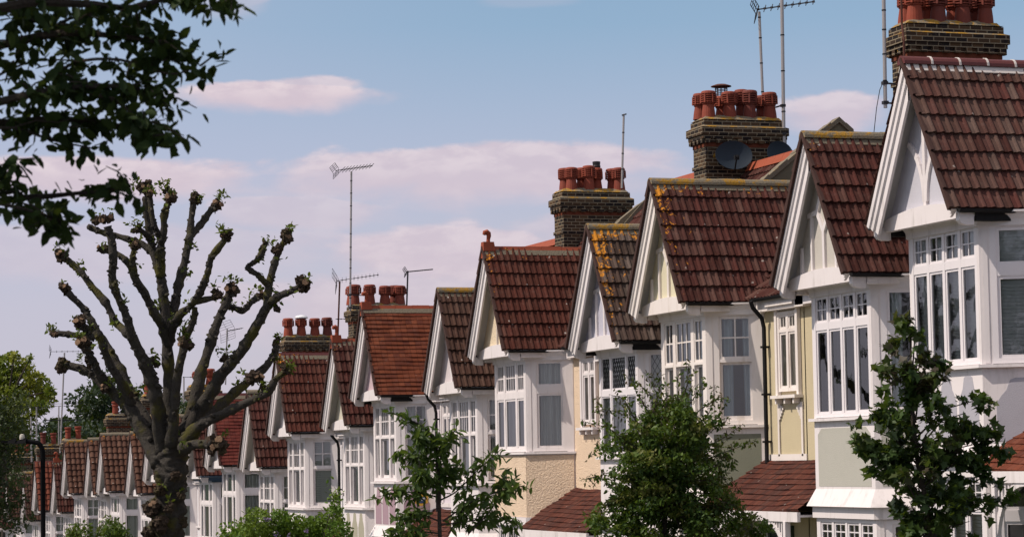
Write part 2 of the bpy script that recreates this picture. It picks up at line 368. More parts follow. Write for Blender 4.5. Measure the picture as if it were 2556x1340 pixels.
# ------------------------------------------------------------------ house template (local: x into house, y along street away, z up; x=0 bay front)
AP, EV, HW, OV = 9.1, 6.67, 1.42, 0.55         # apex, eave, half width, overhang
HEAD, SILL, TRANS = 6.40, 4.23, 5.82
FH, BH, BD = 1.17, 1.79, 0.95                  # bay front/back half width, depth
RX, RZ = 4.6, 10.72                            # main ridge
NEARP, FARP = 1.87, 3.63                       # party walls
SL = math.hypot(HW, AP-EV); sy_, sz_ = HW/SL, (AP-EV)/SL
def bay_plan(o=0.0):
    return [(BD+0.3, -BH-o), (BD, -BH-o), (-o, -FH-o*0.6), (-o, FH+o*0.6), (BD, BH+o), (BD+0.3, BH+o)]
def band(mb, z0, z1, o0, o1=None, plan=bay_plan):
    a = plan(o0); b = plan(o0 if o1 is None else o1); n = len(a)
    for i in range(n-1):
        mb.face([(*a[i], z0), (*a[i+1], z0), (*b[i+1], z1), (*b[i], z1)][::-1])
    mb.face([(*p, z1) for p in b]); mb.face([(*p, z0) for p in a][::-1])
def gable_roof(ts, key):
    mat, kind = TILE[ts]
    def fn(side):
        def sr(t):
            z = EV+t*sz_
            return (0.0, OV+0.07+0.8+(z-EV)*(RX-0.8)/(RZ-EV)+0.12)
        return tile_mesh('gable_roof', mat, kind, (-OV-0.07, side*(HW+0.05), EV-0.09), (1, 0, 0), (0, -side*sy_, sz_), SL+0.015, sr, verge=0.0)
    return [cached(('gr', ts, sd), lambda sd=sd: fn(sd)) for sd in (-1, 1)]
def ridge_mesh(kind):
    mb = MB(); x0 = -OV-0.09; x1 = 3.3; n = int((x1-x0)/0.45); st = (x1-x0)/n; z = AP-0.12
    for i in range(n):
        a = x0+i*st; b = a+st-0.006
        mb.m = 0
        if kind in ('round', 'dark', 'moss'):
            r = 0.135
            ring = [(r*math.cos(PI*k/8), r*math.sin(PI*k/8)*1.0+0.02) for k in range(9)]
        else: ring = [(0.18, -0.16), (0.055, 0.08), (0.035, 0.125), (-0.035, 0.125), (-0.055, 0.08), (-0.18, -0.16)]
        jz = random.uniform(-0.006, 0.006)
        mb.extrude([(a, p[0], z+p[1]+jz) for p in ring], (b-a, 0, 0))
        if kind == 'dark':
            mb.m = 1; mb.extrude([(b-0.02, p[0]*1.06, z+p[1]*1.06+jz) for p in ring], (0.035, 0, 0))
    mb.m = 1
    for sd in (-1, 1):   # bedding mortar
        mb.hexa([(x0+0.03, sd*0.09, z-0.02), (x1, sd*0.09, z-0.02), (x1, sd*0.14, z-0.11), (x0+0.03, sd*0.14, z-0.11),
                 (x0+0.03, sd*0.09, z+0.03), (x1, sd*0.09, z+0.03), (x1, sd*0.165, z-0.09), (x0+0.03, sd*0.165, z-0.09)])
    mats = {'round': [CEMENT2, CEMENT2], 'moss': [CEMENT, CEMENT2], 'dark': [DKRIDGE, MORTAR], 'terra': [TERRA, CEMENT2], 'plain': [DKRIDGE, CEMENT2]}
    return mb.mesh('ridge_tiles', mats[kind])
def barge_mesh(side, mat):
    mb = MB(); T = Vector((0, -side*sy_, sz_)); N = Vector((0, -side*sz_, -sy_))  # N: perpendicular, towards inside/below
    foot = Vector((0, side*(HW+0.05), EV-0.09)); top = Vector((0, 0, AP-0.02))
    q = 1.0 if side > 0 else 0.66
    prof = [(-OV-0.05, 0.015), (-OV-0.05, 0.10*q), (-OV-0.02, 0.115*q), (-OV-0.02, 0.20*q), (-OV+0.015, 0.215*q), (-OV+0.015, 0.335*q), (-OV+0.06, 0.335*q), (-OV+0.06, 0.015)]
    a = [foot+N*n+Vector((x, 0, 0))+T*0.0 for (x, n) in prof]
    b = []
    for (x, n) in prof:                        # mitre at the ridge line y=0
        p = foot+N*n; k = -p.y/T.y; b.append(p+T*k+Vector((x, 0, 0)))
    n = len(prof)
    for i in range(n): mb.face([a[i], a[(i+1) % n], b[(i+1) % n], b[i]])
    mb.face(a[::-1]); return mb.mesh('bargeboard', mat)
def soffit_mesh(mat):
    mb = MB()
    for sd in (-1, 1):
        T = Vector((0, -sd*sy_, sz_)); N = Vector((0, -sd*sz_, -sy_)); ft = Vector((0, sd*HW, EV-0.04))
        for (n0, n1, x0, x1) in ((0.05, 0.09, -OV+0.05, -0.18),):
            q = []
            for x in (x0, x1):
                for n in (n0, n1):
                    p = ft+N*n; k = -p.y/T.y; q.append((p+Vector((x, 0, 0)), p+T*k+Vector((x, 0, 0))))
            mb.hexa([q[0][0], q[2][0], q[3][0], q[1][0], q[0][1], q[2][1], q[3][1], q[1][1]])
    return mb.mesh('soffit', mat)
def beam_mesh(mat):
    mb = MB(); W = HW+0.03; pts = []
    for i in range(13):
        y = -W+2*W*i/12; pts.append((-0.34, y, EV-0.03+0.13*math.cos(y/W*PI/2)))
    poly = [(-0.34, -W, EV-0.20), *pts, (-0.34, W, EV-0.20)]
    mb.extrude(poly, (0.14, 0, 0))
    for sd in (-1, 1):                         # corbel blocks carrying the bargeboard feet
        y0 = sd*(W-0.10); y1 = sd*(W+0.01); lo, hi = min(y0, y1), max(y0, y1)
        pr = [(-0.47, EV-0.14), (-0.47, EV-0.26), (-0.43, EV-0.31), (-0.36, EV-0.33), (-0.22, EV-0.33), (-0.22, EV-0.14)]
        mb.extrude([(x, lo, z) for x, z in pr], (0, hi-lo, 0))
    return mb.mesh('tie_beam', mat)
def gpanel_mesh(mat):
    mb = MB(); w = HW-0.06
    mb.face([(-0.25, -w, EV-0.1), (-0.25, 0, AP-0.18), (-0.25, w, EV-0.1)])
    mb.face([(-0.19, -w, EV-0.1), (-0.19, w, EV-0.1), (-0.19, 0, AP-0.18)])
    return mb.mesh('gable_panel', mat)
def gtrim_mesh(pat, mat):
    mb = MB(); x = -0.27
    def strip(pts, w):
        for a, b in zip(pts[:-1], pts[1:]): mb.bar((x, *a), (x, *b), 0.05, w, up=(0, (b[1]-a[1]), -(b[0]-a[0])))
    zb = EV+0.02
    def edge(z): return HW*(AP-0.35-z)/(AP-EV)
    if pat == 'fan':
        strip([(0, zb), (0, AP-0.5)], 0.09)
        for sd in (-1, 1):
            pts = []
            for i in range(9):
                a = i/8*1.15; pts.append((sd*(0.03+0.85*(1-math.cos(a))), zb+0.15+1.05*math.sin(a)))
            strip([p for p in pts if abs(p[0]) < edge(p[1])+0.1], 0.09)
    elif pat == 'rhomb':
        zc = EV+1.02
        strip([(0, zb), (0, zc-0.28)], 0.085)
        for sd in (-1, 1):
            strip([(0, zc-0.28), (sd*0.24, zc+0.06)], 0.085); strip([(sd*0.24, zc+0.06), (0, zc+0.5)], 0.085)
            strip([(sd*0.24, zc+0.06), (sd*(edge(zc)), zc+0.02)], 0.085)
            strip([(sd*0.48, zb), (sd*0.48, zc)], 0.07)
            strip([(sd*0.92, zb), (sd*0.92, zb+0.5)], 0.07)
    elif pat == 'edge':
        for sd in (-1, 1): strip([(sd*(HW-0.28), zb), (sd*0.06, AP-0.62)], 0.11)
    elif pat == 'joint': strip([(0.05, zb), (0.05, AP-0.6)], 0.02)
    elif pat == 'vee':
        for sd in (-1, 1): strip([(sd*0.06, zb), (sd*0.30, EV+1.0)], 0.08)
    return mb.mesh('gable_trim', mat) if mb.v else None
def cornice_mesh(mat):
    mb = MB()
    def pl(o): return [(BD+0.3, -BH-min(o, .07)), (BD, -BH-min(o, .07)), (-o, -FH-o*0.7), (-o, FH+o*0.7), (BD, BH+min(o, .07)), (BD+0.3, BH+min(o, .07))]
    z = HEAD-0.04; prev = 0.03; band(mb, z-0.02, z+0.03, 0.035)
    for a in range(1, 6):
        u = a/5*PI/2; zz = HEAD-0.01+0.15*math.sin(u); oo = 0.03+0.16*(1-math.cos(u)); band(mb, z, zz, prev, oo, pl); z, prev = zz, oo
    band(mb, z, z+0.03, 0.21, 0.21, pl)
    return mb.mesh('eaves_cornice', mat)
def gutter_mesh(sd, mat, fmat):
    mb = MB(); y = sd*(HW+0.115); z = EV-0.095
    pr = [(y+0.06*math.cos(PI+PI*k/6), z+0.06*math.sin(PI+PI*k/6)) for k in range(7)]
    mb.extrude([(-OV+0.03, *p) for p in pr], (OV+0.88, 0, 0))
    lo, hi = sorted((sd*(HW-0.10), sd*(HW+0.055)))
    fb = MB(); fb.box(-0.20, 0.92, lo, hi, z-0.17, z+0.01)
    return mb.mesh('gutter', mat), fb.mesh('fascia', fmat)
def verge_tiles_mesh(side, mat):
    mb = MB(); T = Vector((0, -side*sy_, sz_)); N = Vector((0, side*sz_, sy_)); foot = Vector((0, side*(HW+0.05), EV-0.09)); n = 8; L = SL+0.07
    for i in range(n):
        a = foot+T*(L*i/n); b = foot+T*(L*(i+1)/n+0.03)
        q = []
        for c, o in ((a, 0.058), (b, 0.012)):
            for x, nn in ((-OV-0.105, -0.045), (-OV-0.05, -0.045), (-OV-0.05, o), (-OV-0.105, o)): q.append(tuple(c+N*nn+Vector((x, 0, 0))))
        mb.hexa(q)
    return mb.mesh('verge_tiles', mat)
def bay_walls(mat, flare=True):
    mb = MB()
    band(mb, 3.02, SILL-0.05, 0.0)                               # apron between the storeys
    mb.face([]) if False else None
    band(mb, 2.72, 3.02, 0.15 if flare else 0.02, 0.0)                              # flared skirt
    band(mb, 2.52, 2.72, 0.06)                                   # cornice over ground floor
    band(mb, 0.0, 0.78, 0.0)                                     # ground floor apron
    band(mb, SILL-0.05, SILL, 0.09)                              # upper sill
    band(mb, 0.74, 0.80, 0.07)
    # corner posts and wall returns at both window levels
    for z0, z1 in ((SILL, HEAD), (0.80, 2.52)):
        for sd in (-1, 1):
            d = Vector((BD, sd*(BH-FH), 0)).normalized(); n = Vector((-(BH-FH), sd*BD, 0)).normalized(); n = n if n.y*sd > 0 else -n
            P = (0, sd*FH, 0); Lf = math.hypot(BD, BH-FH)
            mb.obox(P, d, n, 0.0, 0.17, z0, z1, -0.09, 0.0); mb.obox(P, d, n, Lf-0.16, Lf, z0, z1, -0.09, 0.0)
            mb.obox(P, d, n, 0.05, 0.13, z0+0.02, z1, -0.02, 0.012)
            mb.box(BD, BD+0.3, min(sd*BH, sd*(BH-0.08)), max(sd*BH, sd*(BH-0.08)), z0, z1)
            mb.box(0.0, 0.09, min(sd*FH, sd*(FH-0.07)), max(sd*FH, sd*(FH-0.07)), z0, z1)
    return mb.mesh('bay', mat)
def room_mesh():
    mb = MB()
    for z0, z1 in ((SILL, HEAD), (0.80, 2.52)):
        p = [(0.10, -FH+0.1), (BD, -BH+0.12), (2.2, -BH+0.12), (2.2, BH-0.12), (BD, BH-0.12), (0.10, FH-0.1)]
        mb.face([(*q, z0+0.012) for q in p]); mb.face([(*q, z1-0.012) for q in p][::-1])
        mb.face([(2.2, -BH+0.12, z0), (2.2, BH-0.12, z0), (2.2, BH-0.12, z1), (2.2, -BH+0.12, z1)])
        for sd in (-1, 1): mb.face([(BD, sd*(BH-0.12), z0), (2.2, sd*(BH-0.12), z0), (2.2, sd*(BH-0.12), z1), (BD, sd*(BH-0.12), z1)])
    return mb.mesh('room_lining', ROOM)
def ogee(y0, y1, z0, z1):
    c = (y0+y1)/2; w = (y1-y0)/2; t = z1-min(0.42, (z1-z0)*0.4)
    L = [(y0, z0), (y0, t), (y0+w*0.22, t+0.12), (y0+w*0.42, t+0.20), (y0+w*0.58, z1-0.03), (c-w*0.2, z1)]
    return L+[(2*c-y, z) for y, z in reversed(L)]
def apron_mesh(kind, mat):
    out_ = []
    def put(poly, face):
        mb = MB()
        th = .03 if kind == 'rough' else .004
        if face == 'f': pts = [(-th, y, z) for y, z in poly]; mb.extrude(pts, (th+.002, 0, 0))
        else:
            sd = face; Lf = math.hypot(BD, BH-FH); dd = Vector((BD, sd*(BH-FH), 0))/Lf; n = Vector((-(BH-FH), sd*BD, 0)).normalized()
            n = n if n.y*sd > 0 else -n
            pts = [Vector((0, sd*FH, 0))+dd*y+n*th+Vector((0, 0, z)) for y, z in poly]; mb.extrude(pts, n*-(th+.002))
        out_.append(mb.mesh('apron_panel', mat))
    Lf = math.hypot(BD, BH-FH)
    if kind == 'rect':
        put([(-FH+0.14, 3.06), (-FH+0.14, 3.95), (-FH+0.3, 4.06), (FH-0.3, 4.06), (FH-0.14, 3.95), (FH-0.14, 3.06)], 'f')
        for sd in (-1, 1): put([(0.12, 3.06), (0.12, 4.06), (Lf-0.1, 4.06), (Lf-0.1, 3.06)], sd)
    elif kind == 'gothic':
        w = (2*FH-0.2)/3
        for i in range(3): put(ogee(-FH+0.14+i*w, -FH+0.06+(i+1)*w, 3.06, 4.08), 'f')
        for sd in (-1, 1): put(ogee(0.2, Lf-0.2, 3.06, 4.02), sd)
    elif kind == 'side':
        for sd in (-1, 1): put(ogee(0.2, Lf-0.2, 3.06, 4.05), sd)
        put(ogee(-0.3, 0.3, 3.06, 4.02), 'f')
    elif kind == 'rough':
        put([(-FH-0.02, 2.73), (-FH-0.02, 4.15), (FH+0.02, 4.15), (FH+0.02, 2.73)], 'f')
        for sd in (-1, 1): put([(-0.01, 2.73), (-0.01, 4.15), (Lf-0.01, 4.15), (Lf-0.01, 2.73)], sd)
    return out_
# ---- windows
WS = {
 'casement4': dict(w=[1, 1, 1, 1], mull=0.075, fr=0.075, sash=0.04, tr=0.735, trw=0.13, top=[(1, 1)]*4, bar=0.02, rec=0.0),
 'sash3': dict(w=[0.62, 1.15, 0.62], mull=0.15, fr=0.11, sash=0.045, tr=0.56, trw=0.055, top=[(1, 1), (2, 1), (1, 1)], bar=0.028, rec=0.05),
 'sash3b': dict(w=[0.6, 1.15, 0.6], mull=0.15, fr=0.11, sash=0.045, tr=0.56, trw=0.055, top=[(1, 1), (3, 1), (1, 1)], bar=0.028, rec=0.05),
 'cottage3': dict(w=[0.72, 1.1, 0.72], mull=0.12, fr=0.09, sash=0.05, tr=0.615, trw=0.16, top=[(2, 1), (3, 1), (2, 1)], bar=0.026, rec=0.0),
 'leaded': dict(w=[0.7, 1.15, 0.7], mull=0.085, fr=0.075, sash=0.03, tr=0.62, trw=0.13, top=[(0, 0)]*3, bar=0.02, rec=0.0, lead=True),
 'plain3': dict(w=[0.55, 1.1, 0.55], mull=0.14, fr=0.1, sash=0.05, tr=0.62, trw=0.11, top=[(0, 0)]*3, bar=0.02, rec=0.0),
 'side22': dict(w=[1], mull=0, fr=0.09, sash=0.05, tr=0.57, trw=0.06, top=[(1, 1)], bar=0.03, rec=0.04),
 'side11': dict(w=[1], mull=0, fr=0.09, sash=0.05, tr=0.66, trw=0.17, top=[(0, 0)], bar=0.03, rec=0.0),
 'sidelead': dict(w=[1], mull=0, fr=0.07, sash=0.03, tr=0.62, trw=0.09, top=[(0, 0)], bar=0.03, rec=0.0, lead=True),
 'oriel': dict(w=[1, 1], mull=0.09, fr=0.07, sash=0.045, tr=0.76, trw=0.06, top=[(1, 0), (1, 0)], bar=0.02, rec=0.0),
}
def window_meshes(style, Wd, Ht, fmat):
    """local: x = along width, y = outward, z = up"""
    s = WS[style]; fr = MB(); gl = MB()
    X, Y = (1, 0, 0), (0, 1, 0); O = (0, 0, 0)
    def b(s0, s1, z0, z1, o0, o1): fr.obox(O, X, Y, s0, s1, z0, z1, o0, o1)
    D = -0.08; n = len(s['w'])
    b(0, s['fr'], 0, Ht, D, 0.0); b(Wd-s['fr'], Wd, 0, Ht, D, 0.0)
    b(s['fr'], Wd-s['fr'], 0, s['fr']*0.9, D, 0.0); b(s['fr'], Wd-s['fr'], Ht-s['fr']*0.8, Ht, D, 0.0)
    inner = Wd-2*s['fr']-s['mull']*(n-1); tot = sum(s['w']); x = s['fr']; zt = Ht*s['tr']; zb = s['fr']*0.9; ze = Ht-s['fr']*0.8
    for i, w in enumerate(s['w']):
        ww = inner*w/tot; a, c = x, x+ww
        if i < n-1: b(c, c+s['mull'], zb, ze, D+0.005, -0.004)
        for part, (z0, z1) in enumerate(((zb, zt-s['trw']/2), (zt+s['trw']/2, ze))):
            o = -0.02-(s['rec'] if part == 0 else 0.0); q = s['sash']
            bq = q*1.7 if (part == 0 and s['rec']) else q
            b(a, a+q, z0, z1, o-0.035, o); b(c-q, c, z0, z1, o-0.035, o)
            b(a+q, c-q, z0, z0+bq, o-0.035, o-0.001); b(a+q, c-q, z1-q, z1, o-0.035, o-0.001)
            nv, nh = s['top'][i] if part == 1 else (0, 0)
            for k in range(nv):
                xx = a+q+(c-a-2*q)*(k+1)/(nv+1); b(xx-s['bar']/2, xx+s['bar']/2, z0+q, z1-q, o-0.03, o-0.004)
            for k in range(nh):
                zz = z0+q+(z1-z0-2*q)*(k+1)/(nh+1); b(a+q, c-q, zz-s['bar']/2, zz+s['bar']/2, o-0.03, o-0.006)
            go = o-0.02
            gl.face([(a+q, go, z0+q), (a+q, go, z1-q), (c-q, go, z1-q), (c-q, go, z0+q)])
            if s.get('lead') and part == 1:
                fr.m = 1; W_, H_ = c-a-2*q, z1-z0-2*q; px = 0.11; pz = 0.19
                for k in range(-int(H_/pz)-2, int(W_/px)+2):
                    for sg in (1, -1):
                        pts = []
                        x0 = k*px if sg == 1 else W_-k*px
                        for tt in np.linspace(0, H_, 12):
                            xx = x0+sg*tt*px/pz
                            if 0 <= xx <= W_: pts.append((a+q+xx, go+0.006, z0+q+tt))
                        if len(pts) > 1: fr.bar(pts[0], pts[-1], 0.009, 0.006)
                fr.m = 0
        b(a, c, zt-s['trw']/2, zt+s['trw']/2, D+0.01, -0.006)
        x = c+s['mull']
    return fr.mesh('window', [fmat, BLACK]), gl.mesh('pane', GLASS)
def drape_mesh(kind, Wd, Ht, mat):
    mb = MB(); o = -0.125
    if kind == 'blind':
        n = int(Ht/0.055)
        for i in range(n):
            z = 0.06+i*0.055; mb.hexa([(0.05, o-0.02, z), (Wd-0.05, o-0.02, z), (Wd-0.05, o+0.012, z+0.046), (0.05, o+0.012, z+0.046),
                                       (0.05, o-0.02, z+0.004), (Wd-0.05, o-0.02, z+0.004), (Wd-0.05, o+0.012, z+0.05), (0.05, o+0.012, z+0.05)])
        return mb.mesh('blind', mat)
    spans = [(0.03, Wd*0.40), (Wd*0.66, Wd-0.03)] if kind == 'pair' else [(0.03, Wd-0.03)]
    for (a, b) in spans:
        n = max(6, int((b-a)/0.018)); prev = None
        for i in range(n+1):
            x = a+(b-a)*i/n; y = o-0.06+0.05*math.sin(x*48+math.sin(x*9))+0.02*math.sin(x*19+1)
            cur = ((x, y, 0.03), (x+0.03*math.sin(x*9), y, Ht-0.03))
            if prev: mb.face([prev[0], cur[0], cur[1], prev[1]])
            prev = cur
    return mb.mesh('curtain', mat, True)
def add_window(parent, style, P, d, n, Wd, Ht, fmat=None, drape=None, dmat=None, name='bay_window'):
    fmat = fmat or WHITE
    fm, gm = cached(('win', style, round(Wd, 3), round(Ht, 3), fmat.name), lambda: window_meshes(style, Wd, Ht, fmat))
    R = Matrix((Vector(d), Vector(n), Vector((0, 0, 1)))).transposed()
    o = link(name, fm, parent); o.matrix_local = Matrix.Translation(P) @ R.to_4x4()
    link('pane', gm, o)
    if drape:
        dm = cached(('dr', drape, round(Wd, 3), round(Ht, 3), dmat.name), lambda: drape_mesh(drape, Wd, Ht, dmat)); link(drape if drape == 'blind' else 'curtain', dm, o)
    return o
# ---- main body
def body_mesh(m, mat, RZ=RZ):
    mb = MB(); ya, yb = (-NEARP, FARP) if m > 0 else (-FARP, NEARP)
    x = BD+0.02; e = 0.004
    bw = BH-0.1
    for (y0, y1, z0, z1) in ((ya+e, -bw, 0, 6.62), (bw, yb-e, 0, 6.62), (-bw, bw, 2.53, 4.2), (-bw, bw, 0, 0.76), (-bw, bw, 6.35, 6.62)):
        mb.box(x, x+0.25, y0, y1, z0, z1)
    mb.box(8.0, 8.25, ya+e, yb-e, 0, 6.62)
    for y in (ya+e, yb-e-0.2): mb.extrude([(x+0.25, y, 0), (8.0, y, 0), (8.0, y, 6.62), (8.2, y, 6.7), (RX, y, RZ-0.1), (x, y, 6.75), (x+0.25, y, 6.62)], (0, 0.2, 0))
    return mb.mesh('wall', mat)
def main_roof_mesh(m, mat, kind, RZ=RZ):
    ya, yb = (-NEARP, FARP) if m > 0 else (-FARP, NEARP)
    L = math.hypot(RX-0.72, RZ-6.6); T = ((RX-0.72)/L, 0, (RZ-6.6)/L)
    return tile_mesh('main_roof', mat, kind, (0.72, ya, 6.6), (0, 1, 0), T, L, lambda t: (0, yb-ya))
def main_back_mesh(m, mat, RZ=RZ):
    ya, yb = (-NEARP, FARP) if m > 0 else (-FARP, NEARP)
    L = math.hypot(8.6-RX, RZ-6.5); T = ((RX-8.6)/L, 0, (RZ-6.5)/L)
    return tile_mesh('rear_roof', mat, 'rib', (8.6, yb, 6.5), (0, -1, 0), T, L, lambda t: (0, yb-ya))
def main_ridge_mesh(m, RZ=RZ):
    mb = MB(); ya, yb = (-NEARP, FARP) if m > 0 else (-FARP, NEARP); n = 12; st = (yb-ya)/n
    ring = [(-0.17, -0.12), (-0.06, 0.08), (0.06, 0.08), (0.17, -0.12)]
    for i in range(n): mb.extrude([(RX+p[0], ya+i*st, RZ+0.03+p[1]) for p in ring], (0, st-0.006, 0))
    return mb.mesh('ridge_tiles', TERRA)
def verge_mesh(m, RZ=RZ):
    mb = MB(); y = -NEARP if m > 0 else NEARP
    y0, y1 = (y-0.02, y+0.28) if m > 0 else (y-0.28, y+0.02)
    for a, b in (((0.68, 6.56), (RX, RZ)), ((RX, RZ), (8.6, 6.5))):
        for k in range(8):
            p = [a[i]+(b[i]-a[i])*k/8 for i in (0, 1)]; q = [a[i]+(b[i]-a[i])*(k+1)/8 for i in (0, 1)]
            h0 = 0.16+random.uniform(-0.02, 0.02)
            mb.hexa([(p[0], y0, p[1]-0.1), (q[0], y0, q[1]-0.1), (q[0], y1, q[1]-0.1), (p[0], y1, p[1]-0.1),
                     (p[0], y0, p[1]+h0), (q[0], y0, q[1]+h0), (q[0], y1, q[1]+h0*0.6), (p[0], y1, p[1]+h0*0.6)])
    return mb.mesh('verge', CEMENT2)
def downpipe_mesh(y, top, bot, x):
    mb = MB()
    mb.tube([(x-0.35, y-0.02, top), (x-0.30, y, top-0.12), (x-0.12, y, top-0.32), (x-0.08, y, top-0.5), (x-0.08, y, bot)], 0.042, 10)
    for z in np.arange(bot+0.4, top-0.6, 0.9): mb.box(x-0.14, x, y-0.06, y+0.06, z-0.02, z+0.02)
    return mb.mesh('downpipe', BLACK)
def finial_mesh():
    mb = MB(); z = AP; x = -OV+0.05
    mb.hexa([(x-0.14, -0.13, z-0.12), (x+0.16, -0.13, z-0.12), (x+0.16, 0.13, z-0.12), (x-0.14, 0.13, z-0.12),
             (x-0.13, -0.1, z+0.1), (x+0.13, -0.1, z+0.1), (x+0.13, 0.1, z+0.1), (x-0.13, 0.1, z+0.1)])
    pts = [(x+0.02, 0, z+0.08), (x+0.03, 0, z+0.2), (x+0.05, 0, z+0.30), (x+0.04, 0, z+0.38), (x-0.02, 0, z+0.43), (x-0.09, 0, z+0.41), (x-0.12, 0, z+0.34)]
    b0 = Vector((x, 0, z)); pts = [tuple(b0+(Vector(p)-b0)*0.72+Vector((0, 0, .03))) for p in pts]
    mb.tube(pts, [0.05, 0.045, 0.058, 0.066, 0.066, 0.058, 0.04], 10, True, 0.06)
    return mb.mesh('finial', TERRA)
def porch(parent, ya, yb, mat, wmat, zt=3.56, zb=2.64):
    xt, xb = BD+0.02, -0.25; L = math.hypot(xt-xb, zt-zb); T = ((xt-xb)/L, 0, (zt-zb)/L)
    me = tile_mesh('porch_roof', mat, 'plain', (xb, ya, zb), (0, 1, 0), T, L, lambda t: (0, yb-ya), gauge=0.15, sag=0.05)
    o = link('porch_roof', me, parent)
    mb = MB(); mb.box(xb-0.03, xb+0.03, ya, yb, zb-0.20, zb-0.03); mb.box(xb+0.03, BD, ya, yb, zb-0.12, zb-0.08)
    obj('porch_fascia', mb, wmat, parent)
    for y, sg in ((ya+0.55, 1), (yb-0.55, -1)):          # curved slatted brackets
        b = MB(); prev = None
        for i in range(11):
            a = i/10*PI/2; p = (xb+0.02, y+sg*0.9*(1-math.cos(a)), zb-0.2-0.9*(1-math.sin(a)))
            if prev: b.bar(prev, p, 0.06, 0.09)
            prev = p
        for i in range(1, 8):
            u = i*0.1; zz = zb-0.2-0.9*(1-math.sqrt(max(0, 1-(1-u/0.9)**2))); b.box(xb, xb+0.04, y+sg*u-0.018, y+sg*u+0.018, zz, zb-0.2)
        b.box(xb-0.04, xb+0.06, y-0.05 if sg > 0 else y-0.05, y+0.05, 0, zb-0.2)
        obj('porch_bracket', b, wmat, parent)
    return o
def door_mesh(y, mat):
    mb = MB(); x = BD+0.0
    mb.box(x-0.02, x+0.03, y-0.45, y+0.45, 0.2, 2.25); mb.box(x-0.05, x+0.02, y-0.53, y-0.45, 0.2, 2.33); mb.box(x-0.05, x+0.02, y+0.45, y+0.53, 0.2, 2.33); mb.box(x-0.05, x+0.02, y-0.45, y+0.45, 2.25, 2.33)
    for z0, z1 in ((0.35, 1.0), (1.2, 2.1)):
        for s0 in (-0.36, 0.04): mb.box(x-0.035, x-0.02, y+s0, y+s0+0.32, z0, z1)
    mb.box(x-0.5, x, y-0.7, y+0.7, 0, 0.18)
    return mb.mesh('door', mat)
# ---- chimney
def pot_profile(tall=1.0):
    pr = [(0.162, -0.06), (0.15, 0.10), (0.128, 0.29), (0.135, 0.30), (0.15, 0.312), (0.15, 0.335), (0.135, 0.35)]
    z = 0.35
    for i in range(4):
        pr += [(0.177, z+0.005), (0.177, z+0.032), (0.125, z+0.038), (0.125, z+0.056)]; z += 0.058
    pr += [(0.178, z), (0.17, z+0.045), (0.15, z+0.075), (0.115, z+0.085), (0.105, z+0.02), (0.10, z-0.2)]
    return [(r, zz*tall*0.88) for r, zz in pr]
def pot_mesh(tall, kind='louvre'):
    mb = MB()
    if kind == 'louvre':
        mb.lathe(pot_profile(tall), seg=18)
        for k in range(6):
            a = k*PI/3+0.3; mb.bar((0.17*math.cos(a), 0.17*math.sin(a), 0.30*tall), (0.17*math.cos(a), 0.17*math.sin(a), 0.50*tall), 0.04, 0.03)
    else:
        mb.lathe([(0.15, 0), (0.14, 0.35), (0.17, 0.38), (0.17, 0.42), (0.145, 0.44), (0.15, 0.5), (0.19, 0.55), (0.19, 0.62), (0.14, 0.63), (0.12, 0.4)], seg=18)
    return mb.mesh('chimney_pot', POT, False)
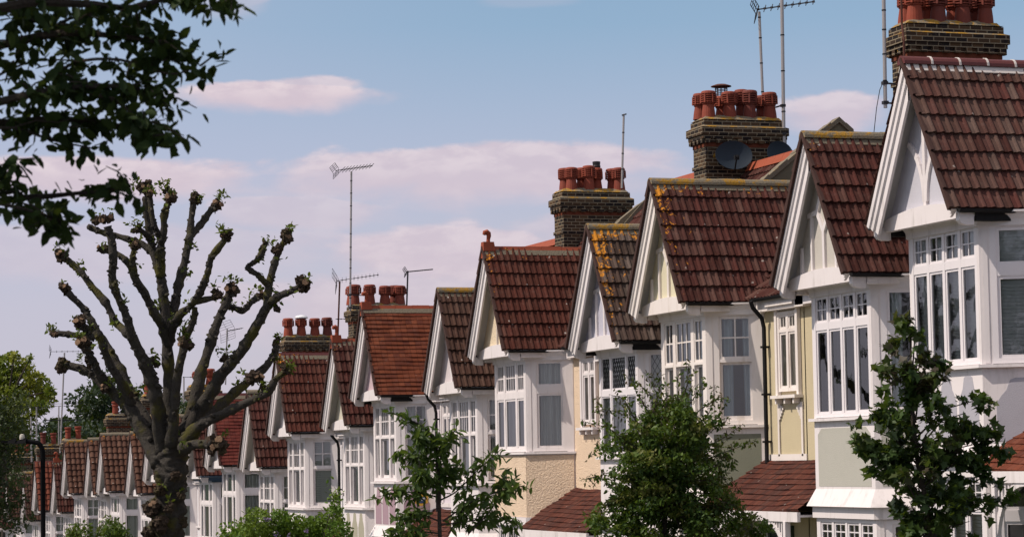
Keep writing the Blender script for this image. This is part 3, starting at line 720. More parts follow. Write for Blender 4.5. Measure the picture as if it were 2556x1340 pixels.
def chimney(parent, H, cx, cy, top, base, wid=1.9, dep=0.72, pots=None, rows=2, lean=0):
    """H: house location; cx, cy, top(world z of brick top), base world z"""
    lx, ly, lz, bz = cx-H[0], cy-H[1], top-H[2], base-H[2]; c = 0.085
    mb = MB(); w, d = wid/2, dep/2
    def blk(z0, z1, o): mb.box(lx-w-o, lx+w+o, ly-d-o, ly+d+o, z0, z1)
    blk(bz, lz-7*c, 0.0)                                     # shaft
    blk(lz-13*c, lz-12*c, 0.03)                              # string course
    blk(lz-6*c, lz-5.05*c, 0.045)
    n = int(wid/0.24)
    for i in range(n+1):                                     # dentils
        x = lx-w-0.03+(wid+0.06-0.115)*i/n
        for sd in (-1, 1): mb.box(x, x+0.115, ly+sd*(d+0.05)-0.05, ly+sd*(d+0.05)+0.05, lz-6*c-0.02, lz-5*c)
    for i in range(int(dep/0.24)+1):
        y = ly-d-0.03+(dep+0.06-0.115)*i/max(1, int(dep/0.24))
        for sd in (-1, 1): mb.box(lx+sd*(w+0.05)-0.05, lx+sd*(w+0.05)+0.05, y, y+0.115, lz-6*c-0.02, lz-5*c)
    blk(lz-5*c, lz-4*c, 0.09); blk(lz-4*c, lz-2*c, 0.125); blk(lz-2*c, lz, 0.04)
    st = obj('chimney', mb, BRICK, parent)
    r = MB(); r.box(lx-w-0.012, lx+w+0.012, ly-d-0.012, ly+d+0.012, lz-7.2*c, lz-6*c); obj('brick_band', r, REDBR, st)
    # cement flaunching: domed slab and the weathering on the oversailing course
    f = MB(); nx, ny = 22, 8; i0 = len(f.v)
    for i in range(nx+1):
        for j in range(ny+1):
            u, v = i/nx*2-1, j/ny*2-1; e = min(1, (1-max(abs(u)**3, abs(v)))*1.9)
            f.v.append((lx+u*(w+0.045), ly+v*(d+0.045), lz+0.02+0.12*max(0, e)**0.7+random.uniform(-0.012, 0.012)*(e > 0.05)))
    for i in range(nx):
        for j in range(ny):
            a = i0+i*(ny+1)+j; f.f.append((a, a+ny+1, a+ny+2, a+1)); f.uv.append([(0, 0)]*4); f.mi.append(0)
    a, b = 0.128, 0.038
    for (p, q) in (((-1, -1), (1, -1)), ((1, -1), (1, 1)), ((1, 1), (-1, 1)), ((-1, 1), (-1, -1))):
        f.face([(lx+p[0]*(w+a), ly+p[1]*(d+a), lz-2*c+0.004), (lx+q[0]*(w+a), ly+q[1]*(d+a), lz-2*c+0.004),
                (lx+q[0]*(w+b), ly+q[1]*(d+b), lz-1.45*c), (lx+p[0]*(w+b), ly+p[1]*(d+b), lz-1.45*c)])
    obj('flaunching', f, CEMENT, st)
    pots = pots or [(x, r_, 1.0, 'louvre') for x in (-0.72, -0.26, 0.24, 0.72) for r_ in range(rows)]
    for (px, row, tall, kind) in pots:
        me = cached(('pot', tall, kind), lambda: pot_mesh(tall, kind))
        o = link('chimney_pot', me, st, (lx+px, ly+(-0.17 if row == 0 else 0.19), lz+0.12)); o.rotation_euler = (random.uniform(-0.035, 0.035), random.uniform(-0.035, 0.035), random.uniform(0, 1)); fat = 1.2 if cy > 80 and kind == 'louvre' else 1.0; o.scale = (fat, fat, random.uniform(.95, 1.06))
    return st, (lx, ly, lz)
# ------------------------------------------------------------------ the terrace
X0 = 18.747
def gz(Y): return -0.64-0.061*Y                     # level of the front gardens along the hill
GR = 'terraced houses stepping down the hill'
def C(r, g, b): return (r, g, b)
HOUSES = [ # Y, apexZ, tiles, ridge, panel, pattern, apron kind, apron colour, wall colour, window, drape, label
 (36.86, 6.23, 't0', 'dark', C(.52, .51, .56), 'fan', 'gothic', C(.40, .39, .43), C(.62, .58, .62), 'casement4', 'blind', 'nearest house, at the right edge, pale grey gable with a fan of white timbers'),
 (40.64, 5.53, 't1', 'moss', C(.50, .47, .42), 'rhomb', 'rect', C(.43, .42, .37), C(.53, .455, .30), 'casement4', 'dark', 'house with dark four-light bay window over a sage grey panel'),
 (47.85, 5.50, 't2', 'moss', C(.63, .58, .42), 'rhomb', 'rect', C(.21, .215, .16), C(.53, .455, .30), 'sash3', 'pair', 'house with yellow gable panel, mustard wall and black downpipe'),
 (51.53, 4.94, 't3', 'moss', C(.47, .46, .53), 'rhomb', 'none', C(.5, .5, .5), C(.66, .64, .66), 'leaded', 'pale', 'house with grey mossy lichened tiles, lavender gable and diamond leaded bay window'),
 (58.82, 5.09, 't4', 'terra', C(.78, .65, .47), 'joint', 'rough', C(.78, .61, .45), C(.78, .61, .45), 'cottage3', 'warm', 'cream roughcast house with red ridge and curled dragon-like finial'),
 (62.60, 4.35, 't5', 'moss', C(.58, .52, .53), 'fan', 'none', C(.5, .5, .5), C(.66, .63, .66), 'sash3b', 'pale', 'house with dark spotted tiles and pinkish gable, left of the cream roughcast one'),
 (70.01, 4.38, 't6', 'terra', C(.50, .38, .41), 'edge', 'gothic', C(.36, .25, .29), C(.62, .56, .60), 'sash3b', 'pale', 'house with bright orange-red plain clay roof tiles and pink panels under its bay'),
 (73.36, 3.63, 't1', 'terra', C(.52, .49, .40), 'none', 'gothic', C(.37, .35, .27), C(.66, .64, .66), 'sash3b', 'pale', 'house with beige gable, terracotta ridge and three sage pointed panels under its bay'),
 (80.50, 3.54, 't4', 'plain', C(.70, .66, .66), 'vee', 'side', C(.27, .27, .29), C(.68, .66, .68), 'sash3', 'blind', 'house in front of the four-pot chimney stack with a white cowl'),
 (84.70, 2.48, 't1', 'round', C(.66, .60, .53), 'none', 'none', C(.5, .5, .5), C(.68, .66, .68), 'sash3', 'pale', 'narrow-looking house with pale cream gable right of the dark red plain tiled roof'),
 (90.60, 2.57, 't7', 'plain', C(.68, .66, .66), 'none', 'none', C(.5, .5, .5), C(.68, .66, .68), 'plain3', 'pale', 'house with smooth dark red plain tile roof behind the right limbs of the pollarded tree'),
 (94.60, 2.20, 't1', 'round', C(.66, .64, .64), 'none', 'none', C(.5, .5, .5), C(.64, .64, .67), 'plain3', 'pale', 'house with blue painted eaves just right of the pollarded trunk'),
 (102.9, 2.07, 't8', 'moss', C(.66, .64, .64), 'none', 'none', C(.5, .5, .5), C(.66, .64, .66), 'plain3', 'pale', 'house with orange lichened ridge hidden behind the pollarded trunk'),
 (106.9, 1.48, 't8', 'moss', C(.66, .64, .64), 'none', 'none', C(.5, .5, .5), C(.68, .66, .68), 'plain3', 'pale', 'far pantiled house immediately left of the pollarded trunk'),
 (114.4, 1.53, 't8', 'round', C(.70, .68, .68), 'none', 'none', C(.5, .5, .5), C(.68, .66, .68), 'plain3', 'pale', 'far house with an open top casement and white-blotched pantiles'),
 (117.8, 1.37, 't8', 'round', C(.66, .64, .64), 'none', 'none', C(.5, .5, .5), C(.66, .64, .66), 'sash3', 'dark', 'far house showing only a thin sliver of pantiles between two white bargeboards'),
 (124.9, 1.37, 't8', 'moss', C(.66, .64, .64), 'none', 'none', C(.5, .5, .5), C(.68, .66, .68), 'sash3', 'pale', 'far brown pantiled house with orange lichen along its ridge and two pots behind'),
 (128.4, 0.46, 't1', 'terra', C(.64, .62, .62), 'none', 'none', C(.5, .5, .5), C(.68, .66, .68), 'sash3', 'pale', 'far dark brown roofed house with a small curled finial, next to the orange pantiled one'),
 (135.1, 0.44, 't9', 'plain', C(.66, .64, .64), 'none', 'none', C(.5, .5, .5), C(.66, .64, .66), 'sash3', 'pale', 'far house with bright orange pantiles behind the lamp post'),
 (139.4, -0.10, 't5', 'moss', C(.66, .64, .64), 'none', 'none', C(.5, .5, .5), C(.66, .64, .66), 'plain3', 'pale', 'far dark tiled house just left of the lamp post, partly behind leaves'),
 (146.4, -0.15, 't5', 'round', C(.66, .64, .64), 'none', 'none', C(.5, .5, .5), C(.66, .64, .66), 'plain3', 'pale', 'far dark roofed house half hidden by the leaves at the left edge'),
 (150.4, -0.70, 't1', 'round', C(.66, .64, .64), 'none', 'none', C(.5, .5, .5), C(.66, .64, .66), 'plain3', 'pale', 'farthest house, at the left edge behind leaves'),
]
DRAPES = {'blind': ('blind', BLIND), 'dark': ('curtain', CURTD), 'pair': ('pair', CURTG), 'pale': ('curtain', CURT), 'warm': ('pair', CURT)}
HO = {}
GTR = {}
for k, (Y, AZ, ts, rk, pc, pat, ak, ac, wc, ws, dr, lab) in enumerate(HOUSES):
    m = 1 if k % 2 else -1
    loc = (X0+OV, Y, AZ-AP); far = k >= 9
    H = thing('terraced_house', lab, 'house', loc, GR); HO[k] = (H, loc, m)
    wn = 'wall_%d_%d_%d' % tuple(int(c*100) for c in wc)
    wmat = render_wall(wn+('r' if ak == 'rough' else ''), wc, ak == 'rough')
    bmat = CREAMW if k in (2,) else WHITE
    rz = RZ+0.05 if k in (3, 4, 5, 6) else (9.35 if k < 9 else 9.9)
    link('wall', cached(('body', m, wmat.name, rz), lambda: body_mesh(m, wmat, rz)), H)
    link('bay', cached(('bay', bmat.name, ak == 'rough'), lambda: bay_walls(bmat, ak != 'rough')), H)
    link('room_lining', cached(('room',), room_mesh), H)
    if ak != 'none':
        am = render_wall('apron_%d_%d_%d' % tuple(int(c*100) for c in ac)+('r' if ak == 'rough' else ''), ac, ak == 'rough')
        for am_ in cached(('apr', ak, am.name), lambda: apron_mesh(ak, am)): link('apron_panel', am_, H)
    for gm in gable_roof(ts, k):
        ro = link('gable_roof', gm, H)
    link('ridge_tiles', cached(('ridge', rk), lambda: ridge_mesh(rk)), ro)
    bw = CREAMW if k in (2,) else WHITE
    for sd in (-1, 1): link('bargeboard', cached(('bg', sd, bw.name), lambda: barge_mesh(sd, bw)), H)
    sof = SOFF
    link('soffit', cached(('sf', sof.name), lambda: soffit_mesh(sof)), H)
    link('tie_beam', cached(('beam', bw.name), lambda: beam_mesh(bw)), H)
    gp = link('gable_panel', cached(('gp', pc), lambda: gpanel_mesh(render_wall('gable_%d_%d_%d' % tuple(int(c*100) for c in pc)+('r' if pat == 'joint' else ''), pc, pat == 'joint'))), H)
    if pat != 'none':
        gt = cached(('gt', pat, bw.name), lambda: gtrim_mesh(pat, bw))
        if gt: link('gable_trim', gt, gp)
    cm = BLUEG if k == 11 else bw
    link('eaves_cornice', cached(('cor', cm.name), lambda: cornice_mesh(cm)), H)
    gm_ = BLUEG if k == 11 else BLACK
    for sd in (-1, 1):
        fm_ = gm_ if k in (0, 3, 6, 11) else bw  # nearest house: black board stands in for the shadow under its gutter
        g_, f_ = cached(('gut', sd, gm_.name, fm_.name), lambda: gutter_mesh(sd, gm_, fm_)); link('gutter', g_, H); link('fascia', f_, H)
        vm = VERGE
        if k == 0 and sd > 0: continue
        link('verge_tiles', cached(('vt', sd, vm.name), lambda: verge_tiles_mesh(sd, vm)), H)
    mt = TILE['tm'] if ts not in ('t6', 't7') else TILE[ts]
    mr = link('main_roof', cached(('mr', m, mt[0].name, rz), lambda: main_roof_mesh(m, *mt, rz)), H)
    link('ridge_tiles', cached(('mrr', m, rz), lambda: main_ridge_mesh(m, rz)), mr)
    link('rear_roof', cached(('rr', m, rz), lambda: main_back_mesh(m, TILE['tm'][0], rz)), H)
    link('verge', cached(('vg', m, rz), lambda: verge_mesh(m, rz)), mr)
    if k in (3, 5):
        pb = MB(); y0 = -NEARP-0.10; prf = [(1.0, EV+1.6), (2.66, EV+3.23), (3.53, EV+3.92), (4.30, EV+4.50), (4.95, EV+3.95), (6.2, EV+2.9), (6.2, EV+1.0), (1.0, EV-0.4)]
        pb.extrude([(x, y0, z) for x, z in prf], (0, 0.26, 0)); po = obj('parapet', pb, render_wall('dark_parapet_render', (.16, .145, .10)), H)
        cpg = MB()
        for a, b in zip(prf[:5], prf[1:6]):
            for q in range(4):
                p = [a[c]+(b[c]-a[c])*q/4 for c in (0, 1)]; e = [a[c]+(b[c]-a[c])*(q+1)/4 for c in (0, 1)]; h = random.uniform(.05, .11)
                cpg.hexa([(p[0], y0-.05, p[1]-.04), (e[0], y0-.05, e[1]-.04), (e[0], y0+.32, e[1]-.04), (p[0], y0+.32, p[1]-.04), (p[0], y0-.05, p[1]+h), (e[0], y0-.05, e[1]+h), (e[0], y0+.32, e[1]+h*.7), (p[0], y0+.32, p[1]+h*.7)])
        obj('coping', cpg, CEMENT2, po)
    # eave fascia of the recess, gutter
    yr0, yr1 = (BH, FARP) if m > 0 else (-FARP, -BH)
    ef = MB(); ef.box(0.80, BD+0.05, yr0-0.3, yr1, EV-0.30, EV-0.05); obj('eaves_fascia', ef, bw, H)
    eg = MB(); ring = [(0.70+0.06*math.cos(PI+PI*i/6), EV-0.05+0.06*math.sin(PI+PI*i/6)) for i in range(7)]
    eg.extrude([(p[0], yr0-0.25, p[1]) for p in ring], (0, yr1-yr0+0.2, 0)); obj('eaves_gutter', eg, gm_, H)
    # windows
    fm = WHITE2 if ws in ('casement4', 'leaded') else bw
    dk, dmm = DRAPES[dr]
    Lf = math.hypot(BD, BH-FH)
    sst = {'casement4': 'side11', 'sash3': 'side22', 'sash3b': 'side22', 'cottage3': 'side11', 'leaded': 'sidelead', 'plain3': 'side11'}[ws]
    if k in (0, 1): sst = 'side11'
    for (z0, z1, up) in ((SILL+0.01, HEAD-0.01, 1), (0.81, 2.51, 0)):
        # bay front: local x must run so that outward y = -x world
        add_window(H, ws, (0.0, FH-0.07, z0), (0, -1, 0), (-1, 0, 0), 2*FH-0.14, z1-z0, fm, dk, dmm)
        for sd in (-1, 1):
            dd = Vector((BD, sd*(BH-FH), 0))/Lf; n = Vector((-(BH-FH), sd*BD, 0)).normalized()
            if n.y*sd < 0: n = -n
            a, wd = 0.17, Lf-0.33
            P = Vector((0, sd*FH, z0))+dd*(a if sd < 0 else Lf-0.16)
            dv = dd if sd < 0 else -dd
            sdk, sdm = ('curtain', CURT) if dr == 'warm' else ('pair', CURTG) if dr in ('pair', 'dark') else ((('curtain' if far else 'pair'), CURT) if dr == 'pale' else (dk, dmm))
            add_window(H, sst, tuple(P), tuple(dv), tuple(n), wd, z1-z0, fm, sdk if up else None, sdm)
    # small window over the porch, on the recessed wall
    yc = m*2.93; wl = 0.86
    nowin = k in (1, 3, 5, 7)
    Pw = (BD-0.035, yc+wl/2, 4.83)
    if not nowin: add_window(H, 'oriel', Pw, (0, -1, 0), (-1, 0, 0), wl, 1.5, bw, 'curtain', CURTG, name='landing_window')
    sl_ = MB()
    if not nowin:
        sl_.box(BD-0.16, BD+0.01, yc-0.56, yc+0.56, 4.70, 4.76); sl_.box(BD-0.14, BD+0.01, yc-0.56, yc+0.56, 6.36, 6.44); sl_.box(BD-0.20, BD+0.01, yc-0.62, yc+0.62, 6.44, 6.50)
        sl_.box(BD-0.06, BD+0.01, yc-wl/2-0.09, yc-wl/2, 4.76, 6.36); sl_.box(BD-0.06, BD+0.01, yc+wl/2, yc+wl/2+0.09, 4.76, 6.36)
        for yy in (-0.4, 0, 0.4): sl_.box(BD-0.12, BD+0.01, yc+yy-0.03, yc+yy+0.03, 4.60, 4.70)
    if not far and not nowin and k != 4:
        for yy in (-0.56, 0.50): sl_.box(BD-0.012, BD+0.01, yc+yy, yc+yy+0.07, 3.62, 4.62)
        sl_.box(BD-0.012, BD+0.01, yr0, yr1, 3.54, 3.66)
        for sd in (-1, 1):
            for i in range(4): sl_.box(BD-0.013, BD+0.01, yc+sd*(0.48-0.05*i)-0.03, yc+sd*(0.48-0.05*i)+0.03, 4.60-0.06*(4-i)-0.05, 4.60-0.02*i)
    if sl_.v: obj('window_surround', sl_, bw, H)
    link('door', cached(('door', m), lambda: door_mesh(m*2.4, simple('dark_green_door', (0.03, 0.05, 0.04), 0.35, 0.5))), H)
    if rk == 'terra': link('finial', cached(('fin',), finial_mesh), ro)
# porches shared by each pair, kept with the nearer house of the pair
for k in range(1, len(HOUSES)-1, 2):
    H, loc, m = HO[k]; d = HOUSES[k+1][0]-HOUSES[k][0]
    porch(H, FH+0.2, d-FH-0.2, PORCHT, WHITE)
H0, l0, m0 = HO[0]; porch(H0, -5.6, -FH-0.2, tile_mat('porch_red_tiles', [(.12, .036, .022), (.155, .048, .027), (.09, .03, .02)], 0.0, plain=True, spots=0.1), WHITE)
for k, y, bot in ((2, -1.98, 3.5), (7, -2.02, 2.8), (6, 2.1-4.2, 2.8), (3, 2.05, 5.7), (4, 2.0, 3.5), (8, -2.0, 3.5)):
    H, loc, m = HO[k]; link('downpipe', downpipe_mesh(y, EV-0.1, bot, BD), H)
# ---- chimney stacks on the party walls
def pr(H): return H[1]
CH = []
def P4(*a): return list(a)
full = lambda tall=1.0: [(x, r, tall, 'louvre') for x in (-0.74, -0.25, 0.27, 0.75) for r in (0, 1)]
c2p = [(-0.78, 0, 1.0, 'louvre'), (-0.84, 1, 1.0, 'louvre'), (-0.26, 0, 1.0, 'louvre'), (-0.30, 1, 0.9, 'louvre'), (0.24, 0, 1.08, 'louvre'), (0.20, 1, 1.1, 'louvre'), (0.75, 0, 1.0, 'louvre'), (0.70, 1, 0.95, 'louvre')]
c3p = [(-0.62, 0, 1.0, 'louvre'), (-0.68, 1, 1.0, 'louvre'), (-0.12, 0, 1.02, 'louvre'), (-0.2, 1, 1.0, 'louvre'), (0.24, 1, 1.0, 'louvre'), (0.76, 0, 1.0, 'louvre'), (0.70, 1, 1.0, 'louvre')]
c4p = [(-0.86, 0, 1.05, 'louvre'), (-0.86, 1, 1.0, 'louvre'), (-0.30, 0, 1.08, 'louvre'), (0.24, 0, 1.08, 'louvre'), (0.78, 0, 1.08, 'louvre'), (0.70, 1, 1.08, 'louvre')]
c5p = [(-0.80, 0, 1.1, 'louvre'), (-0.28, 0, 1.1, 'louvre'), (0.26, 0, 1.1, 'louvre'), (0.76, 0, 1.1, 'louvre')]
two = [(-0.3, 0, 1.0, 'plain'), (0.3, 0, 1.15, 'plain')]
CHS = [(1, 2384, 65, 44.21, full(1.02), 1.93, 0.74, None), (3, 1856, 302, 55.2, c2p, 1.90, 0.74, None), (5, 1487, 481, 66.2, c3p, 1.86, 0.74, None),
       (9, 948, 764, 88.2, c4p, 1.9, 0.74, None), (11, 773, 842, 99.2, c5p, 1.85, 0.74, None), (13, 512, 966, 110.3, [(0.25, 0, 1.1, 'louvre'), (-0.3, 0, 1.0, 'louvre')], 1.2, 0.74, None),
       (15, 383, 989, 121.2, [(-0.25, 0, 1.0, 'plain'), (-0.05, 1, 1.2, 'plain'), (0.12, 0, 1.1, 'plain')], 0.85, 0.7, None), (17, 299, 1037, 132.2, [(0.9, 1, 0.1, 'plain')], 1.15, 0.7, None),
       (19, 184, 1099, 143.3, [(-0.28, 0, 0.95, 'plain'), (0.28, 0, 1.35, 'plain')], 1.05, 0.7, None), (20, 122, 1112, 152.5, two, 1.2, 0.7, None), (21, 56, 1134, 160, two, 1.1, 0.7, None)]
CHI = {}
for (k, px, py, Y, pots, wid, dep, _) in CHS:
    H, loc, m = HO[k]; p = onY(px, py, Y-dep/2)
    if k == 17: pots = [(-0.2, 0, 0.3, 'plain')]
    CHI[k] = (chimney(H, loc, p[0], Y, p[2], loc[2]+EV+0.6, wid, dep, pots), p)
# cowls
def cowl(st, l, kind):
    mb = MB()
    if kind == 'cage':
        for i in range(10):
            a = i*2*PI/10; mb.bar((l[0]+0.14*math.cos(a), l[1]+0.14*math.sin(a), l[2]), (l[0]+0.14*math.cos(a), l[1]+0.14*math.sin(a), l[2]+0.24), 0.012, 0.012)
        for z in (0.06, 0.12, 0.18): mb.lathe([(0.145, z), (0.145, z+0.012), (0.13, z+0.012), (0.13, z), (0.145, z)], l, 14)
        mb.lathe([(0.24, 0.235), (0.235, 0.25), (0.12, 0.29), (0.0, 0.30)], l, 18); mt = DARKPIPE
    elif kind == 'liner':
        mb.lathe([(0.11, 0), (0.115, 0.05), (0.10, 0.06), (0.115, 0.12), (0.10, 0.14), (0.11, 0.24), (0.09, 0.25), (0.0, 0.25)], l, 14); mt = DARKST
    else:
        mb.lathe([(0.12, 0), (0.12, 0.05), (0.25, 0.05), (0.26, 0.09), (0.20, 0.15), (0.0, 0.19)], l, 18); mt = simple('white_metal', (0.75, 0.75, 0.76), 0.35, 0.5, 0.0, 0.05)
    obj('cowl', mb, mt, st)
(st, l) = CHI[3][0]; cowl(st, (l[0]-0.30, l[1]+0.19, l[2]+0.62), 'cage')
(st, l) = CHI[5][0]; cowl(st, (l[0]+0.24, l[1]+0.19, l[2]+0.66), 'liner')
(st, l) = CHI[11][0]; cowl(st, (l[0]-0.28, l[1]-0.17, l[2]+0.70), 'dome')
# ------------------------------------------------------------------ aerials, dishes, small fittings
GA = 'television aerials on the chimneys'
def aerial(label, base, top, r=0.025, mat=STEEL, yagi=None, bands=0.0, brackets=(), group=GA):
    base = Vector(base); top = Vector(top); T = thing('television_aerial', label, 'aerial', base, group)
    mb = MB(); mb.tube([(0, 0, 0), tuple(top-base)], r, 10)
    ms = obj('mast', mb, mat, T)
    if bands:
        L = (top-base).length; u = (top-base).normalized(); z = bands
        while z < L:
            b = MB(); b.tube([tuple(u*z), tuple(u*(z+0.025))], r*1.18, 10); z += bands*random.uniform(0.7, 1.25); obj('cable_tie', b, BLACK, ms)
    if brackets:
        for (z, dx, dy) in brackets:
            b = MB(); b.bar((-0.04, 0, z), (dx, dy, z), 0.03, 0.03); b.box(-0.05, 0.05, -0.05, 0.05, z-0.03, z+0.03)
            obj('bracket', b, DARKST, T)
    for y in (yagi or []):
        mb = MB(); c = Vector(y['at'])-base; d = Vector(y['dir']).normalized(); L = y['len']; w = y.get('el', 0.3); n = y.get('n', 9)
        e = d.cross(Vector((0, 0, 1))).normalized() if not y.get('vert') else Vector((0, 0, 1))
        e = (e*math.cos(y.get('tw', 0))+d.cross(e)*math.sin(y.get('tw', 0))).normalized()
        q = y.get('th', 0.014)
        mb.bar(c-d*(y.get('back', 0.3)), c+d*L, q*1.5, q*1.5)
        for i in range(n):
            f = -y.get('back', 0.3)*0.6+(L+y.get('back', 0.3)*0.6)*i/(n-1); p = c+d*f
            ww = w*(1-0.25*i/n); mb.bar(p-e*ww/2, p+e*ww/2, q, q); mb.bar(p-d*0.03, p+d*0.03, q*2.6, q*2.6)
        obj('boom', mb, y.get('mat', DARKST), T)
        if y.get('grid'):
            g = MB(); u = d.cross(e).normalized(); gs = y['grid']; p = c-d*y.get('back', 0.3)
            for sg in (1, -1):
                dirn = (u*sg-d*0.35).normalized()
                for i in range(1, 5): g.bar(p+dirn*gs*i/8-e*gs/2, p+dirn*gs*i/8+e*gs/2, q*0.8, q*0.8)
                for j in (-0.5, 0, 0.5): g.bar(p+e*gs*j, p+e*gs*j+dirn*gs/2, q*0.8, q*0.8)
            obj('reflector', g, DARKST, T)
    return T
def hd(px, py, Y): return tuple(onY(px, py, Y))
CR = Vector(RT).normalized()                         # a horizontal direction across the street
# C4 tall mast with two-pole boom
a = hd(877, 428, 87.6); b = hd(874, 775, 87.6)
aerial('tall pale mast with a comb-like aerial, left of the stack with five pots', b, a, 0.035, STEEL,
       [dict(at=hd(877, 421, 87.6), dir=Vector(hd(930, 412, 87.0))-Vector(hd(840, 424, 88)), len=0.80, back=0.62, n=10, el=0.55, tw=0.5, grid=0.45)], 0.42, ((0.1, 0.5, 0.3), (0.55, 0.5, 0.3)))
a = hd(848, 702, 98.5); b = hd(843, 850, 98.5)
aerial('dark mast with long yagi aerial beside the tall pale mast', b, a, 0.035, DARKPIPE,
       [dict(at=hd(848, 700, 98.5), dir=Vector(hd(945, 687, 98))-Vector(hd(850, 701, 98.5)), len=1.5, back=0.1, n=11, el=0.5, tw=0.5, grid=0.8), dict(at=hd(850, 796, 98.5), dir=Vector((1, 0, 0.02)), len=0.3, back=0.2, n=4, el=0.25)])
a = hd(1018, 676, 88); b = hd(1015, 770, 88)
aerial('short dark mast with a thin log aerial right of the stack behind the clay roof', b, a, 0.03, DARKST,
       [dict(at=hd(1020, 678, 88), dir=Vector(hd(1082, 672, 87.5))-Vector(hd(1020, 678, 88)), len=0.86, back=0.1, n=14, el=0.12, tw=0.4, grid=0.32)])
a = hd(1557, 285, 65.6); b = hd(1552, 470, 65.6)
aerial('bare grey pole with a stub clamp above the seven-pot stack', b, a, 0.03, STEEL, [dict(at=hd(1557, 287, 65.6), dir=Vector((1, 0.2, 0.3)), len=0.05, back=0.04, n=2, el=0.1)], 0.5)
a = hd(1895, 30, 55.3); b = hd(1906, 290, 55.3)
aerial('leaning steel mast with big dark yagi above the stack with grey dishes', b, a, 0.033, STEEL,
       [dict(at=hd(1895, 24, 55.3), dir=Vector(hd(2034, 8, 54.6))-Vector(hd(1905, 26, 55.3)), len=1.28, back=0.05, n=9, el=0.42, tw=0.55, th=0.017, grid=0.5)], 0.55)
a = hd(1951, -40, 54.75); b = hd(1957, 372, 54.75)
aerial('thick straight steel pole fixed to the right face of the stack with grey dishes', b, a, 0.042, STEEL, None, 0.85, ((0.35, -0.05, 0.3), (1.0, -0.05, 0.3)))
a = hd(2205, -40, 43.9); b = hd(2210, 270, 43.9)
aerial('steel pole bracketed to the left side of the nearest chimney', b, a, 0.036, STEEL, None, 0.5, ((0.10, 0.32, 0.1), (0.47, 0.32, 0.1)))
cb = MB(); cb.tube([hd(2209, 195, 43.9), hd(2196, 225, 43.9), hd(2188, 270, 43.9), hd(2181, 335, 43.9)], 0.008, 6)
tag(obj('cable', cb, BLACK), 'thin black cable hanging below the nearest aerial pole', 'cable')
pp = MB(); pp.tube([hd(2249, -40, 43.75), hd(2251, 60, 43.75), hd(2256, 100, 43.6), hd(2257, 150, 43.6)], 0.022, 8)
tag(obj('flue_pipe', pp, DARKPIPE), 'thin rusty pipe running up past the pots of the nearest chimney', 'pipe')
a = hd(567, 820, 110); b = hd(563, 960, 110)
aerial('grey mast with a square grid aerial seen between two limbs of the pollarded tree', b, a, 0.03, STEEL,
       [dict(at=hd(572, 825, 110), dir=Vector(hd(615, 818, 109))-Vector(hd(572, 826, 110)), len=0.8, back=0.1, n=5, el=0.3, tw=0.3, grid=0.85)])
a = hd(161, 880, 150); b = hd(150, 1130, 150)
aerial('tall thin mast with a grid and long boom standing left of the pollarded tree', b, a, 0.045, STEEL,
       [dict(at=hd(161, 877, 150), dir=Vector((1, -0.2, 0)), len=1.4, back=0.75, n=7, el=0.3, tw=0.5, grid=0.6), dict(at=hd(158, 1007, 150), dir=Vector((1, -0.2, 0.0)), len=1.0, back=0.7, n=3, el=0.2), dict(at=hd(157, 1048, 150), dir=Vector((1, -0.2, 0)), len=1.0, back=1.1, n=3, el=0.3, th=0.03)])
a = hd(147, 1013, 152); b = hd(146, 1110, 152)
aerial('short thin mast close behind the tall thin mast by the pollarded tree', b, a, 0.035, STEEL, [dict(at=a, dir=Vector((1, -0.2, 0)), len=0.6, back=0.3, n=4, el=0.3)])
a = hd(91, 1015, 158); b = hd(92, 1150, 158)
aerial('grey mast with a broad comb aerial above the lamp arm', b, a, 0.045, STEEL, [dict(at=hd(91, 1016, 158), dir=Vector((1, 0.1, 0)), len=0.9, back=0.8, n=8, el=0.6, tw=0.8), dict(at=hd(91, 1075, 158), dir=Vector((1, -0.2, -0.02)), len=0.4, back=0.8, n=4, el=0.3)])
a = hd(77, 1039, 159); b = hd(79, 1152, 159)
aerial('plain grey mast left of the broad comb aerial, above the lamp arm', b, a, 0.05, STEEL, [dict(at=hd(77, 1060, 159), dir=Vector((1, -0.2, 0.1)), len=0.5, back=0.1, n=3, el=0.2), dict(at=hd(77, 1119, 159), dir=Vector((1, -0.2, 0)), len=0.5, back=0.1, n=2, el=0.2)])
a = hd(459, 941, 112); b = hd(459, 1005, 112)
aerial('hooked thin mast behind the centre limbs of the pollarded tree', b, a, 0.03, STEEL, [dict(at=a, dir=Vector((1, 0, 0)), len=0.6, back=0.02, n=3, el=0.1)])
